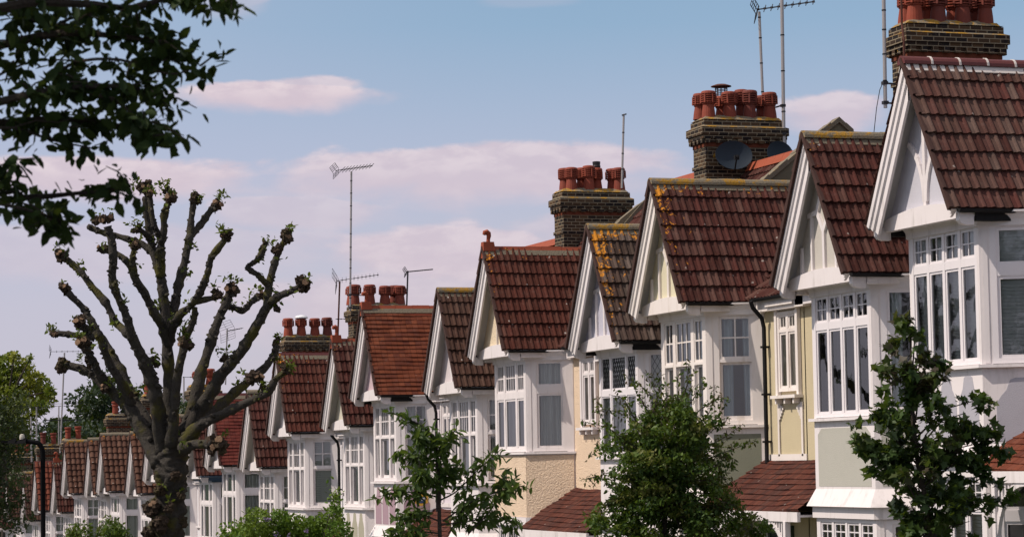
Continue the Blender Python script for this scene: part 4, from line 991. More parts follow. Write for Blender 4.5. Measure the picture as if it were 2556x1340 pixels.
def dish(label, c, w, h, aim, arm=True):
    T = thing('satellite_dish', label, 'satellite dish', c, 'grey satellite dishes')
    mb = MB(); seg = 36; rings = 7; nrm = Vector(aim).normalized(); u = nrm.cross(Vector((0, 0, 1))).normalized(); v = u.cross(nrm).normalized()
    for side in (0, 1):
        i0 = len(mb.v)
        for k in range(rings+1):
            r = k/rings
            for j in range(seg):
                a = 2*PI*j/seg; p = u*(w/2*r*math.cos(a))+v*(h/2*r*math.sin(a))+nrm*(0.09*r*r-0.09-(0.012 if side else 0)); mb.v.append(tuple(p))
        for k in range(rings):
            for j in range(seg):
                a = i0+k*seg+j; b = i0+k*seg+(j+1) % seg; f = (a, b, b+seg, a+seg)
                mb.f.append(f if not side else f[::-1]); mb.uv.append([(0, 0)]*4); mb.mi.append(0)
    i1 = (rings+1)*seg
    for j in range(seg):
        a = rings*seg+j; b = rings*seg+(j+1) % seg; mb.f.append((a, b, b+i1, a+i1)); mb.uv.append([(0, 0)]*4); mb.mi.append(0)
    obj('reflector', mb, DISHM, T, smooth=False)
    ar = MB(); tip = nrm*0.42-v*(h*0.30)+u*0.05
    ar.bar(tuple(-v*(h*0.5)+nrm*-0.02), tuple(tip), 0.03, 0.03); ar.tube([tuple(tip-nrm*0.06+v*0.0), tuple(tip+nrm*0.05+v*0.02)], 0.035, 10); ar.box(tip.x-0.05, tip.x+0.05, tip.y-0.03, tip.y+0.05, tip.z-0.05, tip.z+0.05)
    obj('arm', ar, BLACK, T)
    mt = MB(); mt.bar(tuple(-nrm*0.1), tuple(-nrm*0.1-v*0.25-Vector((0, -0.3, 0))), 0.05, 0.05); obj('mount', mt, DARKST, T)
dish('large grey satellite dish on the front of the brick stack', hd(1832, 387, 54.45), 0.86, 0.68, (-0.16, -1, 0.22))
dish('smaller grey satellite dish half behind the orange ridge', hd(1948, 384, 54.40), 0.66, 0.62, (0.05, -1, 0.25))
# alarm box on the pink-panelled house
H6, L6, _ = HO[6]; ap = onX(1053, 1246, X0+OV+0.55); T = thing('alarm_box', 'gold alarm box with blue label under the bay of the pink-panelled house', 'alarm box', tuple(ap))
mb = MB(); hexp = [(0.19*math.cos(PI/6+PI/3*i)*1.15, 0.19*math.sin(PI/6+PI/3*i)*0.9) for i in range(6)]
Lf = math.hypot(BD, BH-FH); bn = Vector((-(BH-FH), -BD, 0)).normalized(); bd_ = Vector((BD, -(BH-FH), 0)).normalized()
mb.extrude([tuple(bd_*x+Vector((0, 0, z))) for x, z in hexp], bn*0.09); obj('cover', mb, simple('gold_plastic', (0.50, 0.27, 0.03), 0.4, 0.4), T)
mb = MB(); q = [(-0.13, -0.09), (0.13, -0.09), (0.13, 0.09), (-0.13, 0.09)]; mb.extrude([tuple(bd_*x+bn*0.093+Vector((0, 0, z))) for x, z in q], bn*0.004); lb = obj('label_plate', mb, simple('blue_label', (0.02, 0.04, 0.12), 0.4, 0.4), T)
tx = bpy.data.curves.new('lettering', 'FONT'); tx.body = 'ADT'; tx.size = 0.13; tx.align_x = 'CENTER'; tx.align_y = 'CENTER'; tx.extrude = 0.002
to = bpy.data.objects.new('lettering_tmp', tx); COL.objects.link(to); bpy.context.view_layer.update()
tm = bpy.data.meshes.new_from_object(to.evaluated_get(bpy.context.evaluated_depsgraph_get())); bpy.data.objects.remove(to)
tm.materials.clear(); tm.materials.append(WHITE2); lo = link('lettering', tm, lb)
lo.matrix_local = Matrix.Translation(bn*0.100) @ Matrix((bd_, Vector((0, 0, 1)), bn)).transposed().to_4x4()
# ------------------------------------------------------------------ foliage
LEAFSH = {
 'ovate': ([(0, 0, 0), (.3, .27, .05), (.7, .2, .05), (1, 0, -.04), (.7, -.2, .05), (.3, -.27, .05)], [(0, 1, 2, 3), (0, 3, 4, 5)]),
 'lance': ([(0, 0, 0), (.3, .16, .04), (.65, .15, .03), (1, 0, -.10), (.65, -.15, .03), (.3, -.16, .04)], [(0, 1, 2, 3), (0, 3, 4, 5)]),
 'small': ([(0, 0, 0), (.5, .3, .06), (1, 0, 0), (.5, -.3, .06)], [(0, 1, 2), (0, 2, 3)]),
 'maple': ([(0, 0, 0), (.05, .28, .03), (.22, .22, .02), (.35, .52, .04), (.5, .24, .02), (1, 0, -.05), (.5, -.24, .02), (.35, -.52, .04), (.22, -.22, .02), (.05, -.28, .03)], [(0, 1, 2), (0, 2, 3, 4), (0, 4, 5), (0, 5, 6), (0, 6, 7, 8), (0, 8, 9)]),
}
def leaves(name, pts, size, mat, parent=None, shape='ovate', axis=None, droop=0.0, tilt=0.8, rng=RNG, rnd=None):
    pts = np.asarray(pts, float); n = len(pts); base, faces = LEAFSH[shape]; base = np.array(base); kv = len(base)
    a = rng.normal(size=(n, 3))
    if axis is not None: a = a*0.55+np.asarray(axis)
    a[:, 2] -= droop; a /= np.linalg.norm(a, axis=1)[:, None]
    u = rng.normal(size=(n, 3))*tilt+np.array([0, 0, 1.0]); w = np.cross(u, a); w /= np.linalg.norm(w, axis=1)[:, None]+1e-9; nn = np.cross(a, w)
    sz = size*rng.uniform(0.45, 1.4, n)
    V = pts[:, None, :]+sz[:, None, None]*(base[None, :, 0, None]*a[:, None, :]+base[None, :, 1, None]*w[:, None, :]+base[None, :, 2, None]*nn[:, None, :])
    me = bpy.data.meshes.new(name); me.vertices.add(n*kv); me.vertices.foreach_set('co', V.astype(np.float32).ravel())
    tot = [len(f) for f in faces]; idx = np.concatenate([np.array(f) for f in faces]); nl = len(idx)
    loops = (idx[None, :]+np.arange(n)[:, None]*kv).ravel(); me.loops.add(n*nl); me.loops.foreach_set('vertex_index', loops.astype(np.int32))
    nf = len(faces); me.polygons.add(n*nf); ls = np.concatenate([[0], np.cumsum(tot)[:-1]])
    me.polygons.foreach_set('loop_start', (ls[None, :]+np.arange(n)[:, None]*nl).ravel().astype(np.int32))
    me.polygons.foreach_set('loop_total', np.tile(tot, n).astype(np.int32))
    r = rng.uniform(0, 1, n) if rnd is None else np.clip(rnd+rng.uniform(-.2, .2, n), 0, 1)
    at = me.attributes.new('rnd', 'FLOAT', 'FACE'); at.data.foreach_set('value', np.repeat(r, nf).astype(np.float32))
    me.materials.append(mat); me.update(calc_edges=True); me.validate(); return link(name, me, parent)
def curve(pts, n=6):
    """Catmull-Rom through points (with any extra columns)"""
    P = np.array(pts, float); P = np.vstack([2*P[0]-P[1], P, 2*P[-1]-P[-2]]); out = []
    for i in range(1, len(P)-2):
        for t in np.linspace(0, 1, n, endpoint=False):
            out.append(0.5*((2*P[i])+(-P[i-1]+P[i+1])*t+(2*P[i-1]-5*P[i]+4*P[i+1]-P[i+2])*t*t+(-P[i-1]+3*P[i]-3*P[i+1]+P[i+2])*t**3))
    out.append(P[-2]); return np.array(out)
L_FORE = leaf_mat('shaded_street_tree_leaf', [(.010, .020, .008), (.022, .042, .013), (.04, .065, .018)], 0.22, 0.6, 0.1)  # leaf colours darkened for the shade of the crown above
L_BUSH = leaf_mat('climber_leaf', [(.024, .058, .009), (.055, .105, .014), (.095, .15, .02), (.15, .15, .035)], 0.36)
L_TIP = leaf_mat('reddish_young_leaf', [(.06, .045, .02), (.08, .055, .03), (.055, .06, .02)], 0.3)
L_MAPLE = leaf_mat('maple_leaf', [(.014, .032, .008), (.034, .070, .013), (.062, .11, .02), (.046, .034, .02)], 0.36)
L_PRUN = leaf_mat('cherry_leaf', [(.034, .07, .014), (.065, .115, .02), (.10, .155, .03)], 0.4)
L_HEDGE = leaf_mat('bright_hedge_leaf', [(.07, .15, .018), (.11, .20, .022), (.16, .23, .03)], 0.4)
L_YEL = leaf_mat('sunlit_yellow_green_leaf', [(.08, .125, .012), (.16, .19, .018), (.27, .27, .03)], 0.4)
L_DARK = leaf_mat('dark_wood_leaf', [(.010, .024, .010), (.018, .038, .013), (.028, .05, .016)], 0.2)
L_MID = leaf_mat('grey_green_leaf', [(.022, .038, .014), (.035, .058, .018), (.055, .075, .024)], 0.28)
L_SPROUT = leaf_mat('fresh_sprout_leaf', [(.065, .095, .012), (.12, .16, .02), (.075, .085, .015)], 0.38)
BARK = bark_mat('pollard_bark', (0.028, 0.025, 0.022), (0.082, 0.074, 0.064), (0.082, 0.075, 0.016), 0.8, 5)
KNUCK = bark_mat('knuckle_bark', (0.035, 0.026, 0.021), (0.10, 0.072, 0.052), (0.07, 0.065, 0.02), 0.4, 9)
CUTW = bark_mat('cut_wood', (0.20, 0.125, 0.078), (0.33, 0.215, 0.14), (0.09, 0.055, 0.035), 0.6, 9)
TWIG = bark_mat('twig_bark', (0.045, 0.035, 0.03), (0.10, 0.085, 0.07), (0.06, 0.05, 0.03), 0.2, 14)
# ---- pollarded plane tree
TD = 55.35
tb = onD(415, 1340, TD); TZ = gz(tb[1])-0.85
def pw(x, y, dd=0.0): return onD(x, y, TD+dd)
PXM = TD/FPX
tree = thing('pollarded_tree', 'pollarded street tree with bare knuckled limbs and tufts of green sprouts', 'tree', (float(tb[0]), float(tb[1]), float(TZ)))
tloc = np.array(tree.location)
LIMBS = [ # (px x, px y, radius px, depth offset m)
 [(425, 1180, 40, 0), (423, 1080, 28, 0), (423, 1000, 23, .1), (418, 870, 20, .2), (408, 740, 18, .3), (402, 690, 17, .3)],
 [(402, 690, 17, .3), (385, 640, 14, .4), (375, 590, 14, .5), (367, 540, 14, .5), (364, 490, 13, .5)],
 [(402, 690, 17, .3), (400, 630, 15, .2), (401, 600, 13, .2), (388, 570, 11, .1), (380, 540, 10, .1), (374, 488, 9, .1)],
 [(401, 610, 13, .2), (408, 590, 12, 0), (410, 535, 12, -.1), (417, 515, 11, -.2), (424, 500, 10, -.2)],
 [(376, 600, 12, .5), (360, 582, 10, .3), (343, 573, 10, .2)],
 [(378, 625, 14, .5), (350, 608, 12, .6), (304, 592, 12, .7), (248, 577, 11, .9), (220, 566, 9, 1.0)],
 [(421, 860, 20, 0), (405, 815, 17, -.3), (388, 785, 16, -.5), (364, 737, 14, -.7), (340, 700, 14, -.9), (328, 662, 14, -1.0)],
 [(328, 662, 13, -1.0), (333, 635, 10, -1.1), (336, 614, 10, -1.1)],
 [(328, 664, 13, -1.0), (308, 645, 11, -1.0), (285, 632, 11, -.9), (258, 624, 10, -.9)],
 [(408, 1130, 36, 0), (392, 1010, 26, -.4), (372, 930, 23, -.6), (352, 886, 20, -.8), (330, 840, 19, -1.0)],
 [(330, 845, 17, -1.0), (315, 790, 15, -1.2), (296, 745, 15, -1.4), (281, 700, 15, -1.5), (283, 644, 14, -1.6), (278, 600, 13, -1.6), (269, 565, 12, -1.6)],
 [(326, 838, 16, -1.0), (289, 804, 14, -.6), (265, 756, 13, -.5), (229, 715, 12, -.4), (203, 681, 12, -.3), (172, 652, 12, -.2), (155, 642, 9, -.2)],
 [(400, 1160, 36, 0), (362, 1085, 28, .3), (326, 1026, 24, .5), (275, 972, 21, .7), (240, 940, 20, .8), (205, 922, 16, .9), (160, 908, 13, 1.0)],
 [(268, 965, 20, .7), (245, 930, 17, .5), (230, 898, 16, .4), (212, 866, 15, .3)],
 [(404, 1140, 32, .2), (360, 1045, 24, .9), (328, 985, 21, 1.2), (300, 925, 18, 1.4), (272, 875, 17, 1.6), (245, 832, 17, 1.8), (222, 790, 14, 1.9), (203, 763, 13, 2.0), (170, 730, 12, 2.0)],
 [(245, 838, 16, 1.8), (225, 825, 15, 1.7), (200, 815, 13, 1.6)],
 [(236, 842, 13, 1.7), (190, 836, 12, 1.6), (145, 832, 11, 1.6)],
 [(330, 1010, 18, .5), (300, 950, 16, .3), (272, 905, 15, .2), (253, 850, 15, 0), (240, 825, 14, 0)],
 [(423, 850, 20, .1), (430, 790, 17, .4), (446, 711, 17, .6), (461, 655, 16, .8), (470, 607, 15, .9), (475, 588, 14, 1.0)],
 [(475, 592, 13, 1.0), (478, 543, 12, 1.1), (484, 500, 11, 1.1)],
 [(476, 590, 12, 1.0), (502, 560, 11, 1.2), (526, 526, 11, 1.3), (540, 510, 10, 1.4)],
 [(424, 850, 17, 0), (436, 806, 15, -.4), (453, 782, 15, -.6), (483, 756, 13, -.8), (505, 718, 13, -1.0), (520, 674, 12, -1.1), (526, 645, 12, -1.2), (546, 618, 11, -1.3), (562, 598, 10, -1.3)],
 [(490, 752, 12, -.8), (512, 748, 10, -.9), (539, 741, 9, -1.0)],
 [(486, 768, 11, -.8), (484, 793, 11, -.7), (470, 832, 11, -.6), (462, 850, 11, -.6)],
 [(428, 1110, 26, -.3), (436, 1010, 18, -.6), (447, 915, 16, -.8), (459, 866, 14, -.9)],
 [(446, 1110, 32, .1), (475, 1034, 24, .5), (499, 941, 21, .8), (522, 868, 19, 1.0), (545, 800, 17, 1.2), (565, 755, 17, 1.3), (576, 724, 17, 1.3)],
 [(563, 765, 13, 1.3), (585, 768, 11, 1.5), (606, 775, 11, 1.6), (628, 752, 11, 1.7), (648, 738, 11, 1.8)],
 [(452, 1110, 32, .3), (510, 1006, 24, -.2), (553, 935, 22, -.5), (604, 873, 20, -.8), (640, 815, 18, -1.0), (666, 765, 17, -1.1)],
 [(664, 768, 14, -1.1), (690, 742, 12, -1.3), (720, 730, 11, -1.4), (752, 714, 10, -1.4)],
 [(664, 768, 14, -1.1), (671, 715, 13, -1.0), (684, 663, 12, -.9), (697, 625, 11, -.8), (714, 595, 10, -.8)],
 [(668, 712, 11, -1.0), (645, 688, 10, -1.1), (620, 668, 10, -1.2), (640, 650, 9, -1.2), (656, 628, 9, -1.3), (660, 608, 8, -1.3)],
 [(460, 1100, 28, -.5), (510, 1054, 19, -.9), (564, 1030, 18, -1.2), (625, 1000, 15, -1.5), (665, 980, 14, -1.7), (690, 945, 11, -1.8), (724, 918, 9, -1.9)],
 [(466, 1086, 24, .3), (543, 1018, 19, .8), (604, 965, 17, 1.1), (650, 928, 15, 1.3), (680, 892, 13, 1.4), (691, 860, 12, 1.4)],
 [(455, 1120, 24, -.6), (490, 1108, 15, -.9), (530, 1108, 16, -1.1)],
]
TRUNK = [(418, 1640, 62, 0), (412, 1480, 52, 0), (415, 1340, 47, 0), (418, 1270, 45, 0), (428, 1200, 40, 0), (428, 1130, 43, 0), (425, 1090, 36, 0)]
mb = MB()
from mathutils import noise as mnoise
def limb(pts, k=0.60, seg=12, n=7, knot=0.16, amp=0.22):
    c = curve(pts, n); path = []; rad = []
    for i, (x, y, r, dd) in enumerate(c):
        w = pw(x, y, dd)-tloc; path.append(tuple(w)); rad.append(max(4.5, r*k+1.2)*PXM*(1.0+(random.uniform(.12, .3) if random.random() < knot else 0)))
    i0 = len(mb.v); mb.tube(path, rad, seg, True, 0.0)
    for ri in range(len(path)):
        o = Vector(path[ri])
        for j in range(seg):
            v = Vector(mb.v[i0+ri*seg+j]); d = v-o; q = 1+amp*(mnoise.noise(v*3.1)*1.3+mnoise.noise(v*9.0)*0.8+mnoise.noise(v*19.0)*0.5); mb.v[i0+ri*seg+j] = tuple(o+d*q)
    return c
limb(TRUNK, 0.88, 36, 18, 0.0, 0.34)
for L in LIMBS: 
    c = limb(L)
    for (x, y, r0_, dd) in c[2:-1]:           # small spurs where shoots were cut away
        for _sp in range(random.choice((0, 1, 1, 2))):
            r = max(4.5, r0_*.6+1); a = random.uniform(0, 2*PI); q = pw(x+math.cos(a)*r*1.0, y+math.sin(a)*r*0.6, dd+random.uniform(-.15, .15))-tloc; o = pw(x, y, dd)-tloc
            e = q+(q-o)*random.uniform(0.15, 0.5); mb.tube([tuple(o), tuple(q), tuple(e)], [r*PXM*0.55, r*PXM*0.42, r*PXM*0.16], 6, True, 0.2)
obj('trunk', mb, BARK, tree, smooth=True)
def blob(mb, c, r, squash=1.0, noise=0.28, seg=12, rings=8):
    i0 = len(mb.v)
    ph = [random.uniform(0, 6.28) for _ in range(6)]
    for k in range(rings+1):
        th = PI*k/rings
        for j in range(seg):
            a = 2*PI*j/seg
            q = 1+noise*(0.5*math.sin(3*a+ph[0]+2*th)+0.5*math.sin(5*th+ph[1]+a)+0.4*math.sin(7*a-4*th+ph[2]))+random.uniform(-.10, .10)
            mb.v.append((c[0]+r*q*math.sin(th)*math.cos(a), c[1]+r*q*math.sin(th)*math.sin(a), c[2]+r*squash*q*math.cos(th)))
    for k in range(rings):
        for j in range(seg):
            a = i0+k*seg+j; b = i0+k*seg+(j+1) % seg; mb.f.append((a, b, b+seg, a+seg)); mb.uv.append([(0, 0)]*4); mb.mi.append(0)
KNOBS = [(362, 470, 19, .5, 1), (374, 484, 14, 0, 1), (427, 494, 18, -.3, 1), (418, 474, 11, -.1, 0), (341, 572, 13, .2, 0), (239, 552, 15, .9, 0), (267, 547, 21, -1.6, 1), (336, 612, 13, -1.1, 1), (257, 623, 15, -.9, 1), (153, 640, 18, -.2, 1), (162, 725, 19, 2.0, 1), (138, 832, 15, 1.6, 1), (200, 808, 20, 1.6, 1), (208, 858, 23, .3, 1), (158, 908, 20, 1.0, 0), (483, 494, 15, 1.1, 0), (495, 505, 9, 1.1, 0), (543, 510, 19, 1.4, 1), (565, 592, 16, -1.3, 1), (541, 735, 15, -1.0, 0), (576, 720, 20, 1.3, 1), (648, 737, 15, 1.8, 1), (757, 711, 22, -1.4, 1), (716, 588, 18, -.8, 1), (690, 622, 13, -.9, 0), (660, 612, 11, -1.3, 0), (461, 863, 20, -.9, 1), (470, 832, 13, -.6, 0), (691, 855, 14, 1.4, 0), (716, 920, 13, -1.9, 0), (640, 955, 26, -1.6, 1), (543, 1110, 27, -1.1, 1), (378, 1268, 24, -.4, 1), (395, 1310, 22, -.4, 0), (440, 1190, 15, -.45, 0), (400, 1225, 16, -.4, 0), (455, 1300, 15, -.3, 0), (452, 1235, 12, -.35, 0), (420, 1265, 14, -.5, 0), (372, 1335, 17, -.3, 0), (690, 770, 11, -1.2, 0), (560, 892, 14, 1.0, 0), (222, 905, 14, .8, 1), (262, 968, 14, .5, 1), (385, 905, 13, -.2, 0), (320, 985, 14, .4, 0)]
spr = []; sprax = []
GK = 'cut knuckles of the pollarded tree'
for (x, y, r, dd, cut) in KNOBS:
    kb = MB(); c = pw(x, y, dd)-tloc
    for _ in range(6): blob(kb, c+np.array([random.uniform(-.6, .6), random.uniform(-.6, .6), random.uniform(-.5, .6)])*r*PXM, r*PXM*random.uniform(.32, .62), random.uniform(.8, 1.2), .4)
    ko = obj('knuckle', kb, KNUCK, tree)
    if cut:
        for _ in range(random.choice((1, 2, 2, 3))):
            cb = MB()
            dv = Vector((random.uniform(-.9, .3), random.uniform(-1, -.3), random.uniform(-.3, .8))).normalized(); cc = Vector(c)+dv*r*PXM*random.uniform(.75, .98); rr = r*PXM*random.uniform(.22, .42)
            u = dv.cross(Vector((0, 0, 1))).normalized(); v = u.cross(dv)
            ring = [tuple(cc+u*rr*math.cos(a)*random.uniform(.7, 1.15)+v*rr*math.sin(a)*random.uniform(.7, 1.15)) for a in np.linspace(0, 2*PI, 10)[:-1]]
            cb.extrude(ring, dv*0.03); obj('cut_face', cb, CUTW, ko)
    for _ in range(random.choice((1, 1, 2, 3)) if y < 1150 else random.choice((0, 0, 0, 1))):
        cc_ = c+np.array([random.gauss(0, .6), random.gauss(0, .6), random.uniform(.5, 1.1)])*r*PXM
        for _ in range(random.randint(6, 18)): spr.append(cc_+np.array([random.gauss(0, .045), random.gauss(0, .045), random.gauss(.03, .05)]))
for L in LIMBS:
    for (x, y, r, dd) in curve(L, 4)[2:]:
        if random.random() < 0.13:
            c = pw(x+random.choice((-1, 1))*r*.65, y, dd)-tloc
            for _ in range(random.randint(6, 22)): spr.append(c+np.array([random.gauss(0, .055), random.gauss(0, .055), random.gauss(.03, .06)]))
leaves('sprouts', spr, 0.10, L_SPROUT, tree, 'ovate')
# ---- generic builders
def skeleton(name, parent, lines, mat=None):
    mb = MB()
    for (pts, r0, r1) in lines:
        n = len(pts); mb.tube([tuple(p) for p in pts], list(np.linspace(r0, r1, n)), 6, True, 0.05)
    return obj(name, mb, mat or TWIG, parent)
def along(pts, n, spread, rng=RNG, lo=0.0):
    P = np.asarray(pts); seg = np.linalg.norm(np.diff(P, axis=0), axis=1); cs = np.concatenate([[0], np.cumsum(seg)]); t = rng.uniform(lo, 1, n)*cs[-1]
    out = np.stack([np.interp(t, cs, P[:, i]) for i in range(3)], 1); return out+rng.normal(size=(n, 3))*spread
def blobpts(cs, n, rng=RNG, shell=0.55):
    """points in ellipsoidal clumps: cs = [(centre, (rx,ry,rz))]"""
    vol = np.array([np.prod(r)**(2/3) for _, r in cs]); k = rng.choice(len(cs), n, p=vol/vol.sum())
    d = rng.normal(size=(n, 3)); d /= np.linalg.norm(d, axis=1)[:, None]; rad = rng.uniform(shell**3, 1, n)**(1/3)
    C_ = np.array([c for c, _ in cs])[k]; R_ = np.array([r for _, r in cs])[k]; return C_+d*rad[:, None]*R_, k
def big_tree(label, cat_mat, base, h, crown, nclump, nleaf, size, group=None, seedv=1, flat=1.0, name='broadleaf_tree', shape='small', low=0.25):
    rng = np.random.default_rng(seedv); T = thing(name, label, 'tree', base, group)
    tr = h*0.022; top = np.array([0, 0, h*0.55]); lines = [([np.zeros(3), np.array([.1, 0, h*.2]), np.array([0, .1, h*.4]), top], tr*1.3, tr*.6)]
    cs = []
    for i in range(nclump):
        u = rng.normal(size=3); u /= np.linalg.norm(u); q = rng.uniform(.55, 1)
        c = np.array([u[0]*crown*q, u[1]*crown*q, h*(low+1)/2+u[2]*h*(1-low)/2*q*.9]); r = crown*rng.uniform(.24, .42)
        cs.append((c, np.array([r, r, r*.75*flat])))
        if i % 2 == 0: lines.append(([np.array([0, 0, h*rng.uniform(.25, .55)]), c*.55+np.array([0, 0, h*.15]), c], tr*.4, tr*.06))
    skeleton('trunk', T, lines)
    p, k = blobpts(cs, nleaf, rng, 0.35); cr = rng.uniform(0, 1, nclump)
    leaves('crown', p, size, cat_mat, T, shape, rng=rng, rnd=cr[k])
    return T
# ---- the near tree whose branches hang in from the left, above the camera's side of the street
FD = 11.0
def fp(x, y, dd=0.0): return onD(x, y, FD+dd)
fb = onD(-900, 1150, FD); fz = -1.55
ft = thing('street_tree', 'dark leafy branches overhanging at top left, nearest tree of all', 'tree', (float(fb[0]), float(fb[1]), fz)); fl = np.array(ft.location)
FB = [[(-900, 900), (-500, 420), (-150, 180), (100, 90), (300, 92), (440, 120), (500, 165)], [(-900, 900), (-450, 480), (-120, 300), (80, 235), (260, 215), (380, 235), (428, 280)],
      [(-900, 950), (-400, 520), (-100, 340), (100, 300), (240, 305), (340, 325), (400, 345)], [(-700, 700), (-300, 150), (0, 20), (200, 10), (330, 20), (450, -15), (540, -12), (592, -4)],
      [(-900, 1000), (-500, 700), (-200, 580), (0, 505), (140, 488), (240, 478), (325, 466)], [(0, 508), (60, 522), (120, 540), (172, 560)], [(-60, 505), (30, 480), (60, 490), (105, 545)],
      [(100, 90), (200, 40), (330, 60), (400, 110)], [(80, 235), (180, 160), (300, 150), (420, 185), (490, 170)], [(200, 225), (300, 260), (380, 340)], [(-100, 330), (30, 320), (130, 350), (230, 370)], [(0, 20), (100, 60), (180, 120)], [(-300, 420), (-100, 250), (60, 160), (200, 150)], [(-100, 450), (0, 425), (20, 440)]]
lines = []; lp = []
for i, b in enumerate(FB):
    off = random.uniform(-.2, .2); pts = [fp(x, y, off+0.15*math.sin(j+i))-fl for j, (x, y) in enumerate(b)]; pts = list(curve(pts, 4)); lines.append((pts, 0.028 if len(b) > 5 else 0.009, 0.003))
    vis = [p for p in pts if True]
    lo = 0.45 if len(b) >= 6 else 0.0
    lowb = i in (4, 5, 6); lp.append(along(pts, (150 if len(b) >= 6 else 62)//(2 if lowb else 1), 0.030, lo=lo))
    for t in range((13 if len(b) >= 6 else 5) if not lowb else 5):   # side twigs
        s = pts[int(len(pts)*random.uniform(lo, .98))]; e = s+np.array([random.uniform(-.19, .19), random.uniform(-.25, .25), random.uniform(-.10, .07)]); lines.append(([s, (s+e)/2+np.array([0, 0, .02]), e], 0.005, 0.002)); lp.append(along([s, e], 13, 0.022))
trunkl = [([np.zeros(3), np.array([.05, .1, 1.5]), np.array([0, .1, 3.2]), np.array([.1, .2, 5.5])], 0.24, 0.12)]
skeleton('trunk', ft, trunkl+lines)
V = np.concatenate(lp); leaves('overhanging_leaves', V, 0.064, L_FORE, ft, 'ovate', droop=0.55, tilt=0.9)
cs = []
rg = np.random.default_rng(3)
for i in range(70):
    c = np.array([rg.uniform(-5.0, 2.6), rg.uniform(-3.5, 3.5), rg.uniform(4.6, 8.0)]); cs.append((c, np.array([1.0, 1.0, .6])))
pts_, _k = blobpts(cs, 16000, rg, 0.1)
# unseen upper crown, added to shade the hanging branches, kept out of view
wp = pts_+fl; zc = wp@FW; sx = PW/2+FPX*(wp@RT)/zc; sy = PH/2-FPX*(wp@UP)/zc
pts_ = pts_[~((sx > -150) & (sx < 2800) & (sy > -160) & (zc > 0))]
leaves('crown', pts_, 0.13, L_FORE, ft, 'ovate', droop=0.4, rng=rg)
# ---- cherry sapling
def px_tree(name, label, cat, trunkpx, D, gzoff):
    b = onD(*trunkpx, D); z = gz(b[1])-gzoff; T = thing(name, label, cat, (float(b[0]), float(b[1]), float(z))); return T, np.array(T.location)
CDp = 34.2
ct, cl = px_tree('cherry_sapling', 'slender young cherry tree with long drooping leaves in front of the pink-panelled house', 'tree', (1098, 1340), CDp, 0.8)
def cp(x, y, dd=0): return onD(x, y, CDp+dd)-cl
CB = [[(1098, 1340), (1094, 1190), (1086, 1110), (1060, 1068), (1015, 1045), (975, 1030)], [(1093, 1180), (1105, 1120), (1120, 1090), (1135, 1075)], [(1090, 1160), (1060, 1145), (1020, 1140), (990, 1132)], [(1094, 1250), (1140, 1225), (1190, 1175), (1245, 1125)],
      [(1105, 1300), (1180, 1250), (1250, 1225), (1310, 1210)], [(1093, 1240), (1040, 1228), (985, 1232), (945, 1238)], [(1097, 1310), (1170, 1300), (1240, 1290), (1300, 1310)], [(1096, 1300), (1040, 1280), (990, 1300)], [(1120, 1330), (1150, 1280), (1165, 1230)], [(1094, 1200), (1120, 1180), (1145, 1160)], [(1096, 1330), (1030, 1325), (970, 1335)], [(1170, 1330), (1230, 1265), (1270, 1170)], [(1092, 1220), (1060, 1190), (1045, 1180)], [(1086, 1110), (1060, 1100), (1040, 1088)]]
lines = [([np.zeros(3), np.array([.03, 0, 1.0]), cp(1099, 1400), cp(1098, 1340)], .045, .03)]; lp = []
for i, b in enumerate(CB):
    o = random.uniform(-.5, .5) if i else 0; pts = list(curve([cp(x, y, o*j/len(b)) for j, (x, y) in enumerate(b)], 5)); lines.append((pts, 0.028 if i == 0 else .012, .004))
    lp.append(along(pts, 135 if i else 190, 0.05, lo=.3 if i == 0 else .25))
skeleton('trunk', ct, lines); leaves('crown', np.concatenate(lp), 0.135, L_PRUN, ct, 'lance', droop=0.75, tilt=0.7)
# ---- maple sapling
MD = 28.5
mt_, ml = px_tree('maple_sapling', 'young maple with lobed dark leaves and bronze tips in front of the rightmost bay', 'tree', (2332, 1340), MD, 0.6)
def mp(x, y, dd=0): return onD(x, y, MD+dd)-ml
MC = [(2275, 835, 45), (2262, 900, 60), (2290, 880, 40), (2255, 965, 60), (2300, 955, 55), (2330, 900, 22), (2275, 1030, 75), (2180, 1075, 45), (2165, 1110, 42), (2215, 1105, 60), (2330, 1065, 80), (2410, 1030, 45), (2430, 1000, 28), (2450, 1085, 45), (2280, 1125, 95), (2375, 1130, 85), (2470, 1100, 26), (2210, 1150, 60), (2240, 1185, 60), (2320, 1210, 100), (2410, 1210, 70), (2470, 1230, 40), (2330, 1300, 75), (2420, 1300, 75), (2500, 1260, 35), (2270, 1250, 50), (2210, 1035, 25), (2250, 800, 22), (2490, 1130, 22)]
cs = []; cr = []
for x, y, r in MC:
    tone = .98 if y < 960 and random.random() < .55 else random.uniform(0, .75)
    for _ in range(max(2, int(r*r/520))):
        a_ = random.uniform(0, 2*PI); q_ = math.sqrt(random.random())*1.05; rr = random.uniform(13, 27)
        cs.append((mp(x+q_*r*math.cos(a_), y+q_*r*math.sin(a_), random.uniform(-1, 1)*r/FPX*MD), np.array([rr, rr, rr*.8])*MD/FPX)); cr.append(min(1, tone+random.uniform(-.15, .15)))
lines = [([np.zeros(3), mp(2345, 1420), mp(2332, 1340), mp(2300, 1200), mp(2280, 1080), mp(2272, 950), mp(2275, 820)], .05, .008)]
for x, y, r in MC: c = mp(x, y); lines.append(([mp(2310-(1300-y)*.07, min(1340, y+90)), (mp(2290, y+40)+c)/2, c], .012, .004))
skeleton('trunk', mt_, lines); p, k = blobpts(cs, 5000, RNG, 0.0); cr = np.array(cr); leaves('crown', p, 0.098, L_MAPLE, mt_, 'maple', droop=.25, rnd=cr[k])
